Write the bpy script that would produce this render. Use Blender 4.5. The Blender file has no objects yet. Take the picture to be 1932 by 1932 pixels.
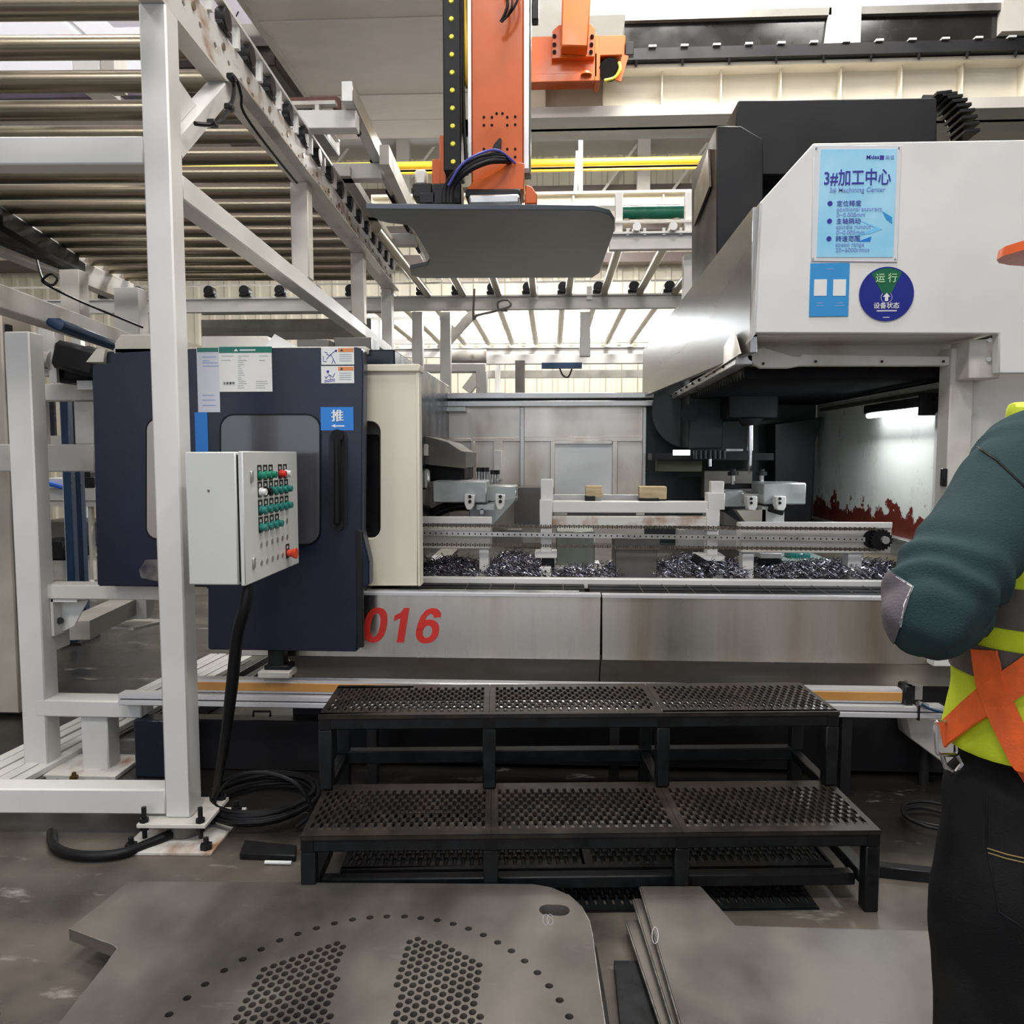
import bpy, bmesh, math, random
from mathutils import Vector, Matrix
from mathutils.bvhtree import BVHTree
random.seed(7)
R = math.radians
SC = bpy.context.scene
COL = SC.collection

# ------------------------------------------------------------------ camera, world, light, exposure
FPX, CX, CY = 1476.0, 966.0, 966.0
CAM = Vector((0, 0, 1.42)); YAW, PITCH = R(2.95), R(-4.22)
cd = bpy.data.cameras.new('camera'); cam = bpy.data.objects.new('camera', cd); COL.objects.link(cam)
cd.sensor_width = 36; cd.lens = 36 * FPX / 1932; cd.clip_start = 0.05; cd.clip_end = 200
cam.location = CAM; cam.rotation_euler = (R(90) + PITCH, 0, YAW); SC.camera = cam
w = bpy.data.worlds.new('world'); SC.world = w; w.use_nodes = True
w.node_tree.nodes['Background'].inputs[0].default_value = (0.93, 0.96, 1.0, 1)
w.node_tree.nodes['Background'].inputs[1].default_value = 0.26
SC.view_settings.view_transform = 'Standard'; SC.view_settings.look = 'None'
SC.view_settings.gamma = 1; SC.view_settings.use_curve_mapping = False
SC.view_settings.exposure = 0.11
def area(loc, size, power, col=(1, 0.97, 0.93), rot=(0, 0, 0), sy=None):
    l = bpy.data.lights.new('area_lamp', 'AREA'); l.shape = 'RECTANGLE'; l.size = size; l.size_y = sy or size
    l.energy = power; l.color = col
    o = bpy.data.objects.new('area_lamp', l); COL.objects.link(o); o.location = loc; o.rotation_euler = rot
    return o
for lx, ly, p in ((-4.2, -1.5, 125), (-0.6, -1.0, 140), (3.2, -0.6, 125), (-3.4, 3.4, 110), (0.35, 2.2, 120), (3.2, 4.4, 110), (-3.6, 9.6, 260), (1.2, 9.8, 420), (0.2, 13.4, 260), (1.3, 5.3, 130)):  # overhead lamps; the last one is added fill for the rear rails
    area((lx, ly, 6.6), 1.2, p, sy=0.9)
area((.9, 6.0, 6.3), 1.2, 170, rot=(R(52), 0, 0))  # added tilted lamp, out of view, to brighten the rear rails
# added cool area light behind the camera: front fill and lift for the tray
area((-1.5, -3.8, 3.4), 8, 125, (0.80, 0.87, 1.0), (R(86), 0, 0), 4.4)

# ------------------------------------------------------------------ pixel -> world
_F = Vector((-math.sin(YAW) * math.cos(PITCH), math.cos(YAW) * math.cos(PITCH), math.sin(PITCH)))
_R = Vector((math.cos(YAW), math.sin(YAW), 0)); _U = _R.cross(_F)
def ray(px, py): return _F + _R * ((px - CX) / FPX) - _U * ((py - CY) / FPX)
def at(px, py, Y):
    d = ray(px, py); return CAM + d * (Y / d.y)
def atz(px, py, Z):
    d = ray(px, py); return CAM + d * ((Z - CAM.z) / d.z)
def atx(px, py, X):
    d = ray(px, py); return CAM + d * (X / d.x)
def rect(px0, py0, px1, py1, Y):
    mx, my = (px0 + px1) / 2, (py0 + py1) / 2
    return at(px0, my, Y).x, at(px1, my, Y).x, at(mx, py1, Y).z, at(mx, py0, Y).z

# ------------------------------------------------------------------ mesh helpers
class MB:
    def __init__(s, local=False): s.v = []; s.f = []; s.local = local
    def add(s, vs, fs):
        n = len(s.v); s.v += [tuple(p) for p in vs]; s.f += [tuple(n + i for i in f) for f in fs]; return s
    def box(s, x0, x1, y0, y1, z0, z1):
        return s.add([(x, y, z) for x in (x0, x1) for y in (y0, y1) for z in (z0, z1)],
                     [(0, 1, 3, 2), (4, 6, 7, 5), (0, 4, 5, 1), (2, 3, 7, 6), (0, 2, 6, 4), (1, 5, 7, 3)])
    def cb(s, c, sx, sy, sz): return s.box(c[0] - sx / 2, c[0] + sx / 2, c[1] - sy / 2, c[1] + sy / 2, c[2] - sz / 2, c[2] + sz / 2)
    def pb(s, px0, py0, px1, py1, Y, d):            # box whose front face lies on the plane Y
        x0, x1, z0, z1 = rect(px0, py0, px1, py1, Y); return s.box(x0, x1, Y, Y + d, z0, z1)
    def beam(s, p0, p1, wd, h, up=(0, 0, 1)):
        p0, p1 = Vector(p0), Vector(p1); d = (p1 - p0).normalized(); up = Vector(up)
        if abs(d.dot(up)) > .99: up = Vector((0, 1, 0))
        a = d.cross(up).normalized() * wd / 2; b = a.cross(d).normalized() * h / 2
        vs = [p + i * a + j * b for p in (p0, p1) for i, j in ((-1, -1), (1, -1), (1, 1), (-1, 1))]
        return s.add(vs, [(0, 1, 2, 3), (7, 6, 5, 4), (0, 4, 5, 1), (1, 5, 6, 2), (2, 6, 7, 3), (3, 7, 4, 0)])
    def cyl(s, p0, p1, r, n=16, r2=None):
        p0, p1 = Vector(p0), Vector(p1); d = (p1 - p0).normalized(); r2 = r if r2 is None else r2
        a = d.orthogonal().normalized(); b = d.cross(a)
        vs = []
        for p, q in ((p0, r), (p1, r2)):
            vs += [p + (a * math.cos(2 * math.pi * k / n) + b * math.sin(2 * math.pi * k / n)) * q for k in range(n)]
        fs = [(k, (k + 1) % n, n + (k + 1) % n, n + k) for k in range(n)]
        fs += [tuple(range(n - 1, -1, -1)), tuple(range(n, 2 * n))]
        return s.add(vs, fs)
    def tube(s, pts, r, n=10, closed=False):
        pts = [Vector(p) for p in pts]; m = len(pts); rs = r if isinstance(r, (list, tuple)) else [r] * m
        vs = []; nrm = None
        for i, p in enumerate(pts):
            a = pts[(i - 1) % m] if (i or closed) else p; b = pts[(i + 1) % m] if (i < m - 1 or closed) else p
            d = (b - a).normalized()
            nrm = d.orthogonal().normalized() if nrm is None else (nrm - d * nrm.dot(d)).normalized()
            bi = d.cross(nrm)
            vs += [p + (nrm * math.cos(2 * math.pi * k / n) + bi * math.sin(2 * math.pi * k / n)) * rs[i] for k in range(n)]
        fs = []
        for i in range(m if closed else m - 1):
            j = (i + 1) % m
            fs += [(i * n + k, i * n + (k + 1) % n, j * n + (k + 1) % n, j * n + k) for k in range(n)]
        if not closed: fs += [tuple(range(n - 1, -1, -1)), tuple((m - 1) * n + k for k in range(n))]
        return s.add(vs, fs)
    def prism(s, poly, axis, a0, a1):
        def P(p, t): return (p[0], t, p[1]) if axis == 'y' else ((t, p[0], p[1]) if axis == 'x' else (p[0], p[1], t))
        n = len(poly)
        return s.add([P(p, a0) for p in poly] + [P(p, a1) for p in poly],
                     [tuple(range(n)), tuple(range(2 * n - 1, n - 1, -1))] + [(k, n + k, n + (k + 1) % n, (k + 1) % n) for k in range(n)])
    def loft(s, rings):                              # rings of equal length, capped
        n = len(rings[0]); vs = [p for r in rings for p in r]; fs = []
        for i in range(len(rings) - 1):
            fs += [(i * n + k, i * n + (k + 1) % n, (i + 1) * n + (k + 1) % n, (i + 1) * n + k) for k in range(n)]
        m = (len(rings) - 1) * n
        fs += [tuple(range(n - 1, -1, -1)), tuple(m + k for k in range(n))]
        return s.add(vs, fs)
    def fill(s, loops, th, M):                       # outline plus holes, thickness th about 0, mapped by M(x, y, z)
        cu = bpy.data.curves.new('t', 'CURVE'); cu.dimensions = '2D'; cu.fill_mode = 'BOTH'; cu.extrude = th / 2
        for lp in loops:
            sp = cu.splines.new('POLY'); sp.points.add(len(lp) - 1); sp.use_cyclic_u = True
            for q, p in zip(sp.points, lp): q.co = (p[0], p[1], 0, 1)
        return s.curve(cu, M)
    def curve(s, cu, M):
        o = bpy.data.objects.new('t', cu); COL.objects.link(o); dg = bpy.context.evaluated_depsgraph_get()
        me = bpy.data.meshes.new_from_object(o.evaluated_get(dg)); bpy.data.objects.remove(o); bpy.data.curves.remove(cu)
        s.add([M(*v.co) for v in me.vertices], [tuple(p.vertices) for p in me.polygons]); bpy.data.meshes.remove(me); return s
    def text(s, body, size, M, align='LEFT', bold=0.0, shear=0.0, space=1.0, extrude=0.0004):
        cu = bpy.data.curves.new('t', 'FONT'); cu.body = body; cu.size = size; cu.align_x = align; cu.offset = bold * size
        cu.shear = shear; cu.space_character = space; cu.extrude = extrude; cu.resolution_u = 4; cu.fill_mode = 'BOTH'
        return s.curve(cu, M)
    def mesh(s, name, inv=None, bevel=0.0, seg=1):
        me = bpy.data.meshes.new(name)
        vs = s.v if (inv is None or s.local) else [tuple(inv @ Vector(p)) for p in s.v]
        me.from_pydata(vs, [], s.f); me.validate()
        bm = bmesh.new(); bm.from_mesh(me)
        bmesh.ops.remove_doubles(bm, verts=bm.verts, dist=1e-6)
        bmesh.ops.recalc_face_normals(bm, faces=bm.faces)
        if bevel > 0:
            es = [e for e in bm.edges if len(e.link_faces) == 2 and e.calc_face_angle(0) > R(40)]
            bmesh.ops.bevel(bm, geom=es, offset=bevel, segments=seg, affect='EDGES', clamp_overlap=True)
        bm.to_mesh(me); bm.free()
        for p in me.polygons: p.use_smooth = True
        me.set_sharp_from_angle(angle=R(38)); return me

WM = {}
def thing(name, label, cat, loc=(0, 0, 0), rotz=0, group=None):
    o = bpy.data.objects.new(name, None); COL.objects.link(o); o.empty_display_size = .1
    o.location = loc; o.rotation_euler = (0, 0, rotz); o['label'] = label; o['category'] = cat
    if group: o['group'] = group
    WM[o.name] = Matrix.Translation(loc) @ Matrix.Rotation(rotz, 4, 'Z'); return o
def part(name, mb, m, parent, bevel=0.0, label=None, kind=None, seg=1):
    M = WM[parent.name]; me = mb.mesh(name, M.inverted(), bevel, seg); me.materials.append(m)
    o = bpy.data.objects.new(name, me); COL.objects.link(o); o.parent = parent; WM[o.name] = M
    if label: o['label'] = label
    if kind: o['kind'] = kind
    return o
def inst(name, me, parent, loc, rot=(0, 0, 0), label=None):     # a further part that shares mesh data; loc in the parent's space
    o = bpy.data.objects.new(name, me); COL.objects.link(o); o.parent = parent; o.location = loc; o.rotation_euler = rot
    WM[o.name] = WM[parent.name]
    if label: o['label'] = label
    return o
def solo(name, mb, m, label, cat, bevel=0.0, group=None, kind=None, seg=1):
    xs = [p[0] for p in mb.v]; ys = [p[1] for p in mb.v]; zs = [p[2] for p in mb.v]
    c = Vector(((min(xs) + max(xs)) / 2, (min(ys) + max(ys)) / 2, min(zs))); M = Matrix.Translation(c)
    me = mb.mesh(name, M.inverted(), bevel, seg); me.materials.append(m)
    o = bpy.data.objects.new(name, me); COL.objects.link(o); o.location = c; WM[o.name] = M
    o['label'] = label; o['category'] = cat
    if group: o['group'] = group
    if kind: o['kind'] = kind
    return o
def struct(name, mb, m, bevel=0.0, parent=None):
    me = mb.mesh(name, None, bevel); me.materials.append(m)
    o = bpy.data.objects.new(name, me); COL.objects.link(o); WM[o.name] = Matrix()
    if parent: o.parent = parent
    else: o['kind'] = 'structure'
    return o
def flat(name, poly_px, Y, th, m, parent=None):                  # a flat sheet at its place on the plane Y
    return MB().prism([(at(x, y, Y).x, at(x, y, Y).z) for x, y in poly_px], 'y', Y, Y + th)
def rr(x0, y0, x1, y1, r, n=6):
    pts = []
    for cx, cy, a in ((x1 - r, y1 - r, 0), (x0 + r, y1 - r, 90), (x0 + r, y0 + r, 180), (x1 - r, y0 + r, 270)):
        pts += [(cx + r * math.cos(R(a + 90 * k / n)), cy + r * math.sin(R(a + 90 * k / n))) for k in range(n + 1)]
    return pts
def circ(cx, cy, r, n=16, ry=None): return [(cx + r * math.cos(2 * math.pi * k / n), cy + (ry or r) * math.sin(2 * math.pi * k / n)) for k in range(n)]
def spline(pts, n=8):
    pts = [Vector(p) for p in pts]; out = []
    for i in range(len(pts) - 1):
        a, b, c, d = pts[max(i - 1, 0)], pts[i], pts[i + 1], pts[min(i + 2, len(pts) - 1)]
        for k in range(n):
            t = k / n
            out.append(.5 * ((2 * b) + (c - a) * t + (2 * a - 5 * b + 4 * c - d) * t * t + (3 * b - a - 3 * c + d) * t ** 3))
    return out + [pts[-1]]

# ------------------------------------------------------------------ materials
def mat(name, col, rough=.5, metal=0.0, var=.08, scale=6, stretch=(1, 1, 1), bump=0.0, bscale=80, col2=None, lo=.35, hi=.7, rvar=.1, emit=None, coat=0.0, detail=6, spec=.5, aniso=0.0):
    m = bpy.data.materials.new(name); m.use_nodes = True; nt = m.node_tree; N = nt.nodes; L = nt.links
    b = N['Principled BSDF']; b.inputs['Roughness'].default_value = rough; b.inputs['Metallic'].default_value = metal
    b.inputs['Coat Weight'].default_value = coat; b.inputs['Specular IOR Level'].default_value = spec
    if aniso:
        tg = N.new('ShaderNodeTangent'); tg.direction_type = 'RADIAL'; tg.axis = 'Z'; L.new(tg.outputs[0], b.inputs['Tangent'])
        b.inputs['Anisotropic'].default_value = aniso; b.inputs['Anisotropic Rotation'].default_value = .25
    tc = N.new('ShaderNodeTexCoord'); mp = N.new('ShaderNodeMapping'); mp.inputs['Scale'].default_value = stretch
    L.new(tc.outputs['Object'], mp.inputs['Vector'])
    n = N.new('ShaderNodeTexNoise'); n.inputs['Scale'].default_value = scale; n.inputs['Detail'].default_value = detail
    L.new(mp.outputs[0], n.inputs['Vector'])
    r = N.new('ShaderNodeValToRGB'); L.new(n.outputs['Fac'], r.inputs[0])
    c2 = col2 or tuple(min(1, c * (1 + var)) for c in col); c1 = col if col2 else tuple(c * (1 - var) for c in col)
    r.color_ramp.elements[0].position = lo; r.color_ramp.elements[0].color = (*c1, 1)
    r.color_ramp.elements[1].position = hi; r.color_ramp.elements[1].color = (*c2, 1)
    L.new(r.outputs[0], b.inputs['Base Color'])
    if rvar:
        mr = N.new('ShaderNodeMapRange'); mr.inputs[3].default_value = max(0.02, rough - rvar); mr.inputs[4].default_value = min(1, rough + rvar)
        mr.inputs[1].default_value = .3; mr.inputs[2].default_value = .7
        L.new(n.outputs['Fac'], mr.inputs[0]); L.new(mr.outputs[0], b.inputs['Roughness'])
    if bump:
        n2 = N.new('ShaderNodeTexNoise'); n2.inputs['Scale'].default_value = bscale; n2.inputs['Detail'].default_value = 4
        L.new(mp.outputs[0], n2.inputs['Vector'])
        bp = N.new('ShaderNodeBump'); bp.inputs['Strength'].default_value = bump; bp.inputs['Distance'].default_value = .004
        L.new(n2.outputs['Fac'], bp.inputs['Height']); L.new(bp.outputs[0], b.inputs['Normal'])
    if emit: b.inputs['Emission Color'].default_value = (*emit[0], 1); b.inputs['Emission Strength'].default_value = emit[1]
    return m
WHITE = mat('white_paint', (.70, .69, .665), .42, var=.05, scale=3, bump=.03)
WHITED = mat('worn_white_paint', (.66, .63, .58), .45, scale=5, col2=(.48, .42, .36), lo=.52, hi=.8, bump=.05)
RUSTW = mat('rust_stained_white_paint', (.66, .64, .60), .5, scale=9, col2=(.30, .15, .07), lo=.52, hi=.72, stretch=(1, .6, 1))
CREAM = mat('cream_paint', (.72, .67, .55), .5, var=.05, scale=2)
BOXGREY = mat('pale_grey_enclosure_paint', (.60, .61, .59), .38, var=.03, scale=4, bump=.04, bscale=220)
SHEETG = mat('grey_beige_sheet', (.50, .47, .43), .55, var=.08, scale=2, stretch=(1, 3, 1))
NAVY = mat('dark_navy_paint', (.0065, .0095, .029), .29, spec=.5, var=.15, scale=4, bump=.10, bscale=260, rvar=.06)
NAVYL = mat('dark_navy_plate', (.012, .016, .028), .30, spec=.4, var=.15, scale=5, bump=.05, bscale=260)
CHAR = mat('charcoal_paint', (.013, .013, .0145), .42, spec=.3, var=.15, scale=4, bump=.08, bscale=220)
BLACK = mat('black_rubber', (.006, .006, .007), .45, spec=.25, var=.2, scale=12)
BLKST = mat('black_painted_steel', (.0085, .0095, .0105), .40, spec=.3, var=.3, scale=18, bump=.06, bscale=150)
TREAD = mat('worn_black_tread_steel', (.022, .019, .017), .36, .3, scale=9, spec=.4, col2=(.050, .038, .030), lo=.45, hi=.75, bump=.06)
STAIN = mat('brushed_stainless', (.66, .62, .57), .30, 1.0, aniso=.9, scale=4, stretch=(1.3, 1, .10), col2=(.34, .28, .215), lo=.40, hi=.70, rvar=.07, bump=.015, bscale=60)  # streaks of reflection painted into the colour
STAIN2 = mat('dull_stainless', (.72, .67, .60), .42, .8, scale=4, stretch=(1, 1, .5), col2=(.52, .42, .32), lo=.45, hi=.8)
GALV = mat('galvanised_steel', (.56, .55, .53), .36, .85, var=.12, scale=7)
ROLL = mat('zinc_roller_steel', (.33, .285, .215), .33, .95, var=.10, scale=9, stretch=(.3, 1, 1), rvar=.05)
ALU = mat('anodised_aluminium', (.80, .80, .82), .32, .55, var=.05, scale=6, stretch=(.2, 1, 1))
CHROME = mat('polished_steel', (.70, .70, .72), .14, 1.0, var=.05)
MACH = mat('machined_cast_steel', (.42, .44, .43), .40, .6, var=.15, scale=10, bump=.05)
PLATE = mat('mill_scale_steel_plate', (.070, .063, .058), .38, .45, scale=3.5, col2=(.20, .18, .16), lo=.34, hi=.72, bump=.05, bscale=120, rvar=.10, stretch=(1, .7, 1))
PLATEE = mat('bright_cut_steel', (.42, .40, .37), .40, .8, var=.25, scale=30)
FLOORM = mat('oily_concrete', (.045, .039, .035), .34, scale=2.4, col2=(.17, .142, .115), lo=.34, hi=.72, bump=.05, bscale=40, rvar=.16)
ORANGE = mat('orange_paint', (.56, .098, .008), .36, var=.10, scale=5, bump=.03)
ORANGER = mat('orange_webbing', (.85, .13, .02), .65, var=.12, scale=40, bump=.2, bscale=300)
YELLOW = mat('yellow_paint', (.80, .50, .03), .4, var=.06)
YPLUG = mat('yellow_plastic', (.78, .72, .06), .4, var=.05)
GREENP = mat('green_pipe_paint', (.010, .16, .10), .3, var=.1)
BLUEST = mat('blue_painted_steel', (.011, .040, .098), .35, var=.15)
WOODP = mat('pale_timber', (.58, .46, .28), .6, scale=8, stretch=(1, 6, 6), col2=(.42, .30, .17))
CHAINM = mat('oily_rusty_chain', (.07, .058, .048), .45, .5, scale=40, col2=(.15, .12, .09))
SWARF = mat('bluish_steel_chips', (.60, .60, .66), .22, 1.0, scale=60, col2=(.07, .06, .09), lo=.35, hi=.65)
DARKIN = mat('dark_greenish_casting', (.022, .028, .028), .45, .1, spec=.3, var=.25, scale=5)
BELLOW = mat('black_bellows_fabric', (.004, .0045, .006), .6, spec=.15, var=.2)
GREYBR = mat('grey_brown_sheet', (.16, .15, .135), .42, .5, var=.15, scale=6)
GREENSH = mat('greenish_galvanised_sheet', (.33, .36, .32), .34, .8, scale=6, stretch=(1, 1, .3), col2=(.22, .22, .16))
RED = mat('red_plastic', (.62, .03, .02), .35, var=.05)
REDPR = mat('red_print', (.62, .030, .022), .45, var=.04)
GREENB = mat('green_button_plastic', (.004, .22, .13), .25, var=.05)
TEALB = mat('teal_button_plastic', (.02, .20, .17), .3, var=.05)
SIGNB = mat('bright_blue_print', (.010, .19, .62), .35, var=.03)
SIGNC = mat('cyan_blue_print', (.030, .27, .60), .35, var=.03)
DIALB = mat('deep_blue_print', (.012, .020, .22), .28, var=.05)
DIALG = mat('dark_green_print', (.010, .12, .055), .3, var=.05)
INKN = mat('navy_ink', (.03, .02, .30), .45, var=.03)
INKP = mat('faded_blue_ink', (.22, .32, .62), .5, var=.03)
INKK = mat('black_ink', (.03, .03, .035), .5, var=.03)
INKG = mat('grey_ink', (.36, .38, .40), .5, var=.03)
PAPER = mat('white_sign_print', (.74, .74, .73), .35, var=.03)
PAPERL = mat('laminated_sheet', (.60, .60, .66), .18, var=.05)
ORPR = mat('orange_print', (.70, .24, .06), .4, var=.03)
GRPR = mat('green_print', (.012, .16, .12), .4, var=.03)
ACRYL = mat('clear_plate_edge', (.66, .67, .69), .15, var=.02)
GLASSD = mat('tinted_polycarbonate', (.085, .085, .095), .16, .25, var=.1, scale=2, rvar=.04, coat=.3)
GLASSL = mat('backlit_polycarbonate', (.36, .33, .31), .22, .25, var=.1, scale=2, rvar=.04)  # same glass as the dark pane, paler to paint in light behind it
LAMP = mat('lamp_tube', (.9, .95, 1), .4, emit=((.93, .97, 1.0), 14), var=0)
GLOWW = mat('daylight_glazing', (.9, .93, 1), .4, emit=((.90, .95, 1.0), 30), var=0)
ROOFGLOW = mat('glowing_roof_sheet', (.9, .9, .95), .4, emit=((.93, .92, 1.0), .62), var=0)
STAINS = mat('side_brushed_stainless', (.46, .46, .46), .27, 1.0, aniso=.75, scale=3, stretch=(1, .12, 1.0), col2=(.36, .35, .34), lo=.38, hi=.72, rvar=.05)
STAINS.node_tree.nodes['Principled BSDF'].inputs['Anisotropic Rotation'].default_value = 0.0
def rust_wall():
    m = mat('white_panel_with_rust', (.70, .72, .68), .32, var=.03)
    nt = m.node_tree; N = nt.nodes; L = nt.links; b = N['Principled BSDF']; old = b.inputs['Base Color'].links[0].from_socket
    g = N.new('ShaderNodeNewGeometry'); s = N.new('ShaderNodeSeparateXYZ'); L.new(g.outputs['Position'], s.inputs[0])
    mr = N.new('ShaderNodeMapRange'); mr.inputs[1].default_value = 1.30; mr.inputs[2].default_value = 0.98; mr.inputs[3].default_value = -.25; mr.inputs[4].default_value = .42
    L.new(s.outputs['Z'], mr.inputs[0])
    n = N.new('ShaderNodeTexNoise'); n.inputs['Scale'].default_value = 9; n.inputs['Detail'].default_value = 8; n.inputs['Roughness'].default_value = .65
    L.new(g.outputs['Position'], n.inputs['Vector'])
    a = N.new('ShaderNodeMath'); a.operation = 'ADD'; L.new(n.outputs['Fac'], a.inputs[0]); L.new(mr.outputs[0], a.inputs[1])
    r = N.new('ShaderNodeValToRGB'); r.color_ramp.elements[0].position = .60; r.color_ramp.elements[1].position = .63; L.new(a.outputs[0], r.inputs[0])
    mx = N.new('ShaderNodeMix'); mx.data_type = 'RGBA'; L.new(r.outputs[0], mx.inputs['Factor']); L.new(old, mx.inputs['A']); mx.inputs['B'].default_value = (.13, .022, .012, 1)
    L.new(mx.outputs['Result'], b.inputs['Base Color']); return m
RUSTWALL = rust_wall()
def poster_mat():
    m = mat('pale_blue_poster_print', (.25, .58, .80), .3, scale=3, col2=(.42, .70, .86), lo=.4, hi=.65)
    return m
POSTER = poster_mat()

TRAYM = mat('pale_tray_sheet', (.86, .81, .76), .5, var=.05, scale=2, stretch=(1, 3, 1))
HOLESH = mat('black_hole_shade_plate', (.010, .009, .009), .4, spec=.3)  # near-black so the holes above read dark: shade put into the colour
def oil_floor():                                 # black oil that has soaked into the concrete along the machine
    nt = FLOORM.node_tree; N = nt.nodes; L = nt.links; b = N['Principled BSDF']; old = b.inputs['Base Color'].links[0].from_socket
    g = N.new('ShaderNodeNewGeometry'); s = N.new('ShaderNodeSeparateXYZ'); L.new(g.outputs['Position'], s.inputs[0])
    n = N.new('ShaderNodeTexNoise'); n.inputs['Scale'].default_value = 2.2; n.inputs['Detail'].default_value = 7; L.new(g.outputs['Position'], n.inputs['Vector'])
    mr = N.new('ShaderNodeMapRange'); mr.inputs[1].default_value = 2.35; mr.inputs[2].default_value = 3.0; mr.inputs[3].default_value = -.35; mr.inputs[4].default_value = .45
    L.new(s.outputs['Y'], mr.inputs[0]); a = N.new('ShaderNodeMath'); a.operation = 'ADD'; L.new(n.outputs['Fac'], a.inputs[0]); L.new(mr.outputs[0], a.inputs[1])
    r = N.new('ShaderNodeValToRGB'); r.color_ramp.elements[0].position = .42; r.color_ramp.elements[1].position = .78; L.new(a.outputs[0], r.inputs[0])
    mx = N.new('ShaderNodeMix'); mx.data_type = 'RGBA'; L.new(r.outputs[0], mx.inputs['Factor']); L.new(old, mx.inputs['A']); mx.inputs['B'].default_value = (.014, .0125, .0115, 1)
    L.new(mx.outputs['Result'], b.inputs['Base Color'])
oil_floor()
def scuffs(m, scale, lo, hi, col, fac):           # pale scrapes
    nt = m.node_tree; N = nt.nodes; L = nt.links; b = N['Principled BSDF']; old = b.inputs['Base Color'].links[0].from_socket
    g = N.new('ShaderNodeNewGeometry'); mp = N.new('ShaderNodeMapping'); mp.inputs['Scale'].default_value = (1, 2.6, 1); mp.inputs['Rotation'].default_value = (0, 0, .5); L.new(g.outputs['Position'], mp.inputs[0])
    n = N.new('ShaderNodeTexNoise'); n.inputs['Scale'].default_value = scale; n.inputs['Detail'].default_value = 9; n.inputs['Roughness'].default_value = .68; L.new(mp.outputs[0], n.inputs['Vector'])
    r = N.new('ShaderNodeMapRange'); r.inputs[1].default_value = lo; r.inputs[2].default_value = hi; r.inputs[4].default_value = fac; L.new(n.outputs['Fac'], r.inputs[0])
    mx = N.new('ShaderNodeMix'); mx.data_type = 'RGBA'; L.new(r.outputs[0], mx.inputs['Factor']); L.new(old, mx.inputs['A']); mx.inputs['B'].default_value = (*col, 1)
    L.new(mx.outputs['Result'], b.inputs['Base Color'])
scuffs(FLOORM, 3.0, .60, .74, (.40, .37, .34), .7); scuffs(PLATE, 2.2, .60, .76, (.34, .33, .32), .45)
# ------------------------------------------------------------------ the hall
struct('floor', MB().box(-14, 14, -5, 18, -.1, 0), FLOORM)
m = MB(); k = 0
pts = []
x = -13.0
while x < 13:
    pts += [(x, 16.0), (x + .18, 16.0), (x + .21, 15.96), (x + .29, 15.96)]; x += .32
pts += [(13, 16.1), (-13, 16.1)]
struct('wall_back', m.prism(pts, 'z', 0, 7.3), CREAM)
struct('wall_left', MB().box(-13.2, -13, -5, 16, 0, 7.3), CREAM)
struct('wall_right', MB().box(13, 13.2, -5, 16, 0, 7.3), CREAM)
struct('ceiling', MB().box(-13, 13, -5, 16, 7.3, 7.4), WHITE)
# glowing sheets set under the ceiling for a flat white look
for i, (x0, x1, y0, y1) in enumerate(((.1, 2.0, 8.2, 10.9), (2.0, 3.9, 8.2, 10.9), (3.9, 5.8, 8.2, 10.9), (-9.0, -6.6, 6.0, 13.0), (-6.5, -4.2, 6.0, 13.0), (-4.1, -1.9, 6.0, 11.0))):
    struct('trim_%d' % (i + 1), MB().box(x0 + .01, x1 - .01, y0, y1, 7.24, 7.28), ROOFGLOW)
# horizontal purlins and a runway beam on the back wall
tn = 7
for z, h in ((6.45, .16), (5.75, .14), (5.15, .18)):
    struct('trim_%d' % tn, MB().box(-12, 12, 15.6, 15.9, z, z + h), mat('dark_purlin_%d' % tn, (.12, .09, .08), .5)); tn += 1
for px in (1310, 1180, 1490, 800, 640):
    a, b = at(px - 60, 385, 15.4), at(px + 25, 270, 15.4)
    struct('trim_%d' % tn, MB().beam(a, b, .05, .05), WHITED); tn += 1
for px in (1215, 1585, 760):
    struct('trim_%d' % tn, MB().pb(px - 12, 262, px + 12, 390, 15.0, .2), SHEETG); tn += 1
# window band
x0, x1, z0, z1 = rect(640, 604, 1345, 641, 15.9)
wn = struct('window_1', MB().box(x0 - .1, x1 + .1, 15.80, 15.93, z0 - .08, z0).box(x0 - .1, x1 + .1, 15.80, 15.93, z1, z1 + .08), WHITE)
n = 9
for i in range(n):
    a, b = x0 + (x1 - x0) * i / n, x0 + (x1 - x0) * (i + 1) / n
    struct('pane', MB().box(a + .03, b - .03, 15.85, 15.88, z0, z1), GLOWW, parent=wn)
    struct('mullion', MB().box(a - .03, a + .03, 15.82, 15.92, z0, z1), WHITE, parent=wn)

# pipes and runway beam high at the back
solo('yellow_pipe', MB().cyl((-13, 11, at(966, 309, 11).z), (13, 11, at(966, 309, 11).z), .052), YELLOW, 'thick yellow pipe running across below the gantry beam', 'pipe')
solo('yellow_pipe', MB().cyl((-13, 11, at(966, 323.5, 11).z), (13, 11, at(966, 323.5, 11).z), .018), YELLOW, 'thin yellow pipe just under the thick yellow and black pipes', 'pipe')
solo('black_pipe', MB().cyl((-13, 11.1, at(966, 317, 11.1).z), (13, 11.1, at(966, 317, 11.1).z), .030), BLACK, 'black pipe between the two yellow pipes', 'pipe')
t = thing('runway_beam', 'cream steel beam under the pipes behind the hanging plate', 'beam', (0, 9.9, 4.5))
part('web', MB().pb(700, 366, 1420, 383, 10, .06), CREAM, t)
part('flange', MB().pb(700, 361, 1420, 366, 9.92, .22), CREAM, t); part('flange', MB().pb(700, 383, 1420, 389, 9.92, .22), CREAM, t)
for i in range(8): part('stiffener', MB().pb(740 + i * 85, 366, 744 + i * 85, 383, 9.95, .05), CREAM, t)
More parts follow.
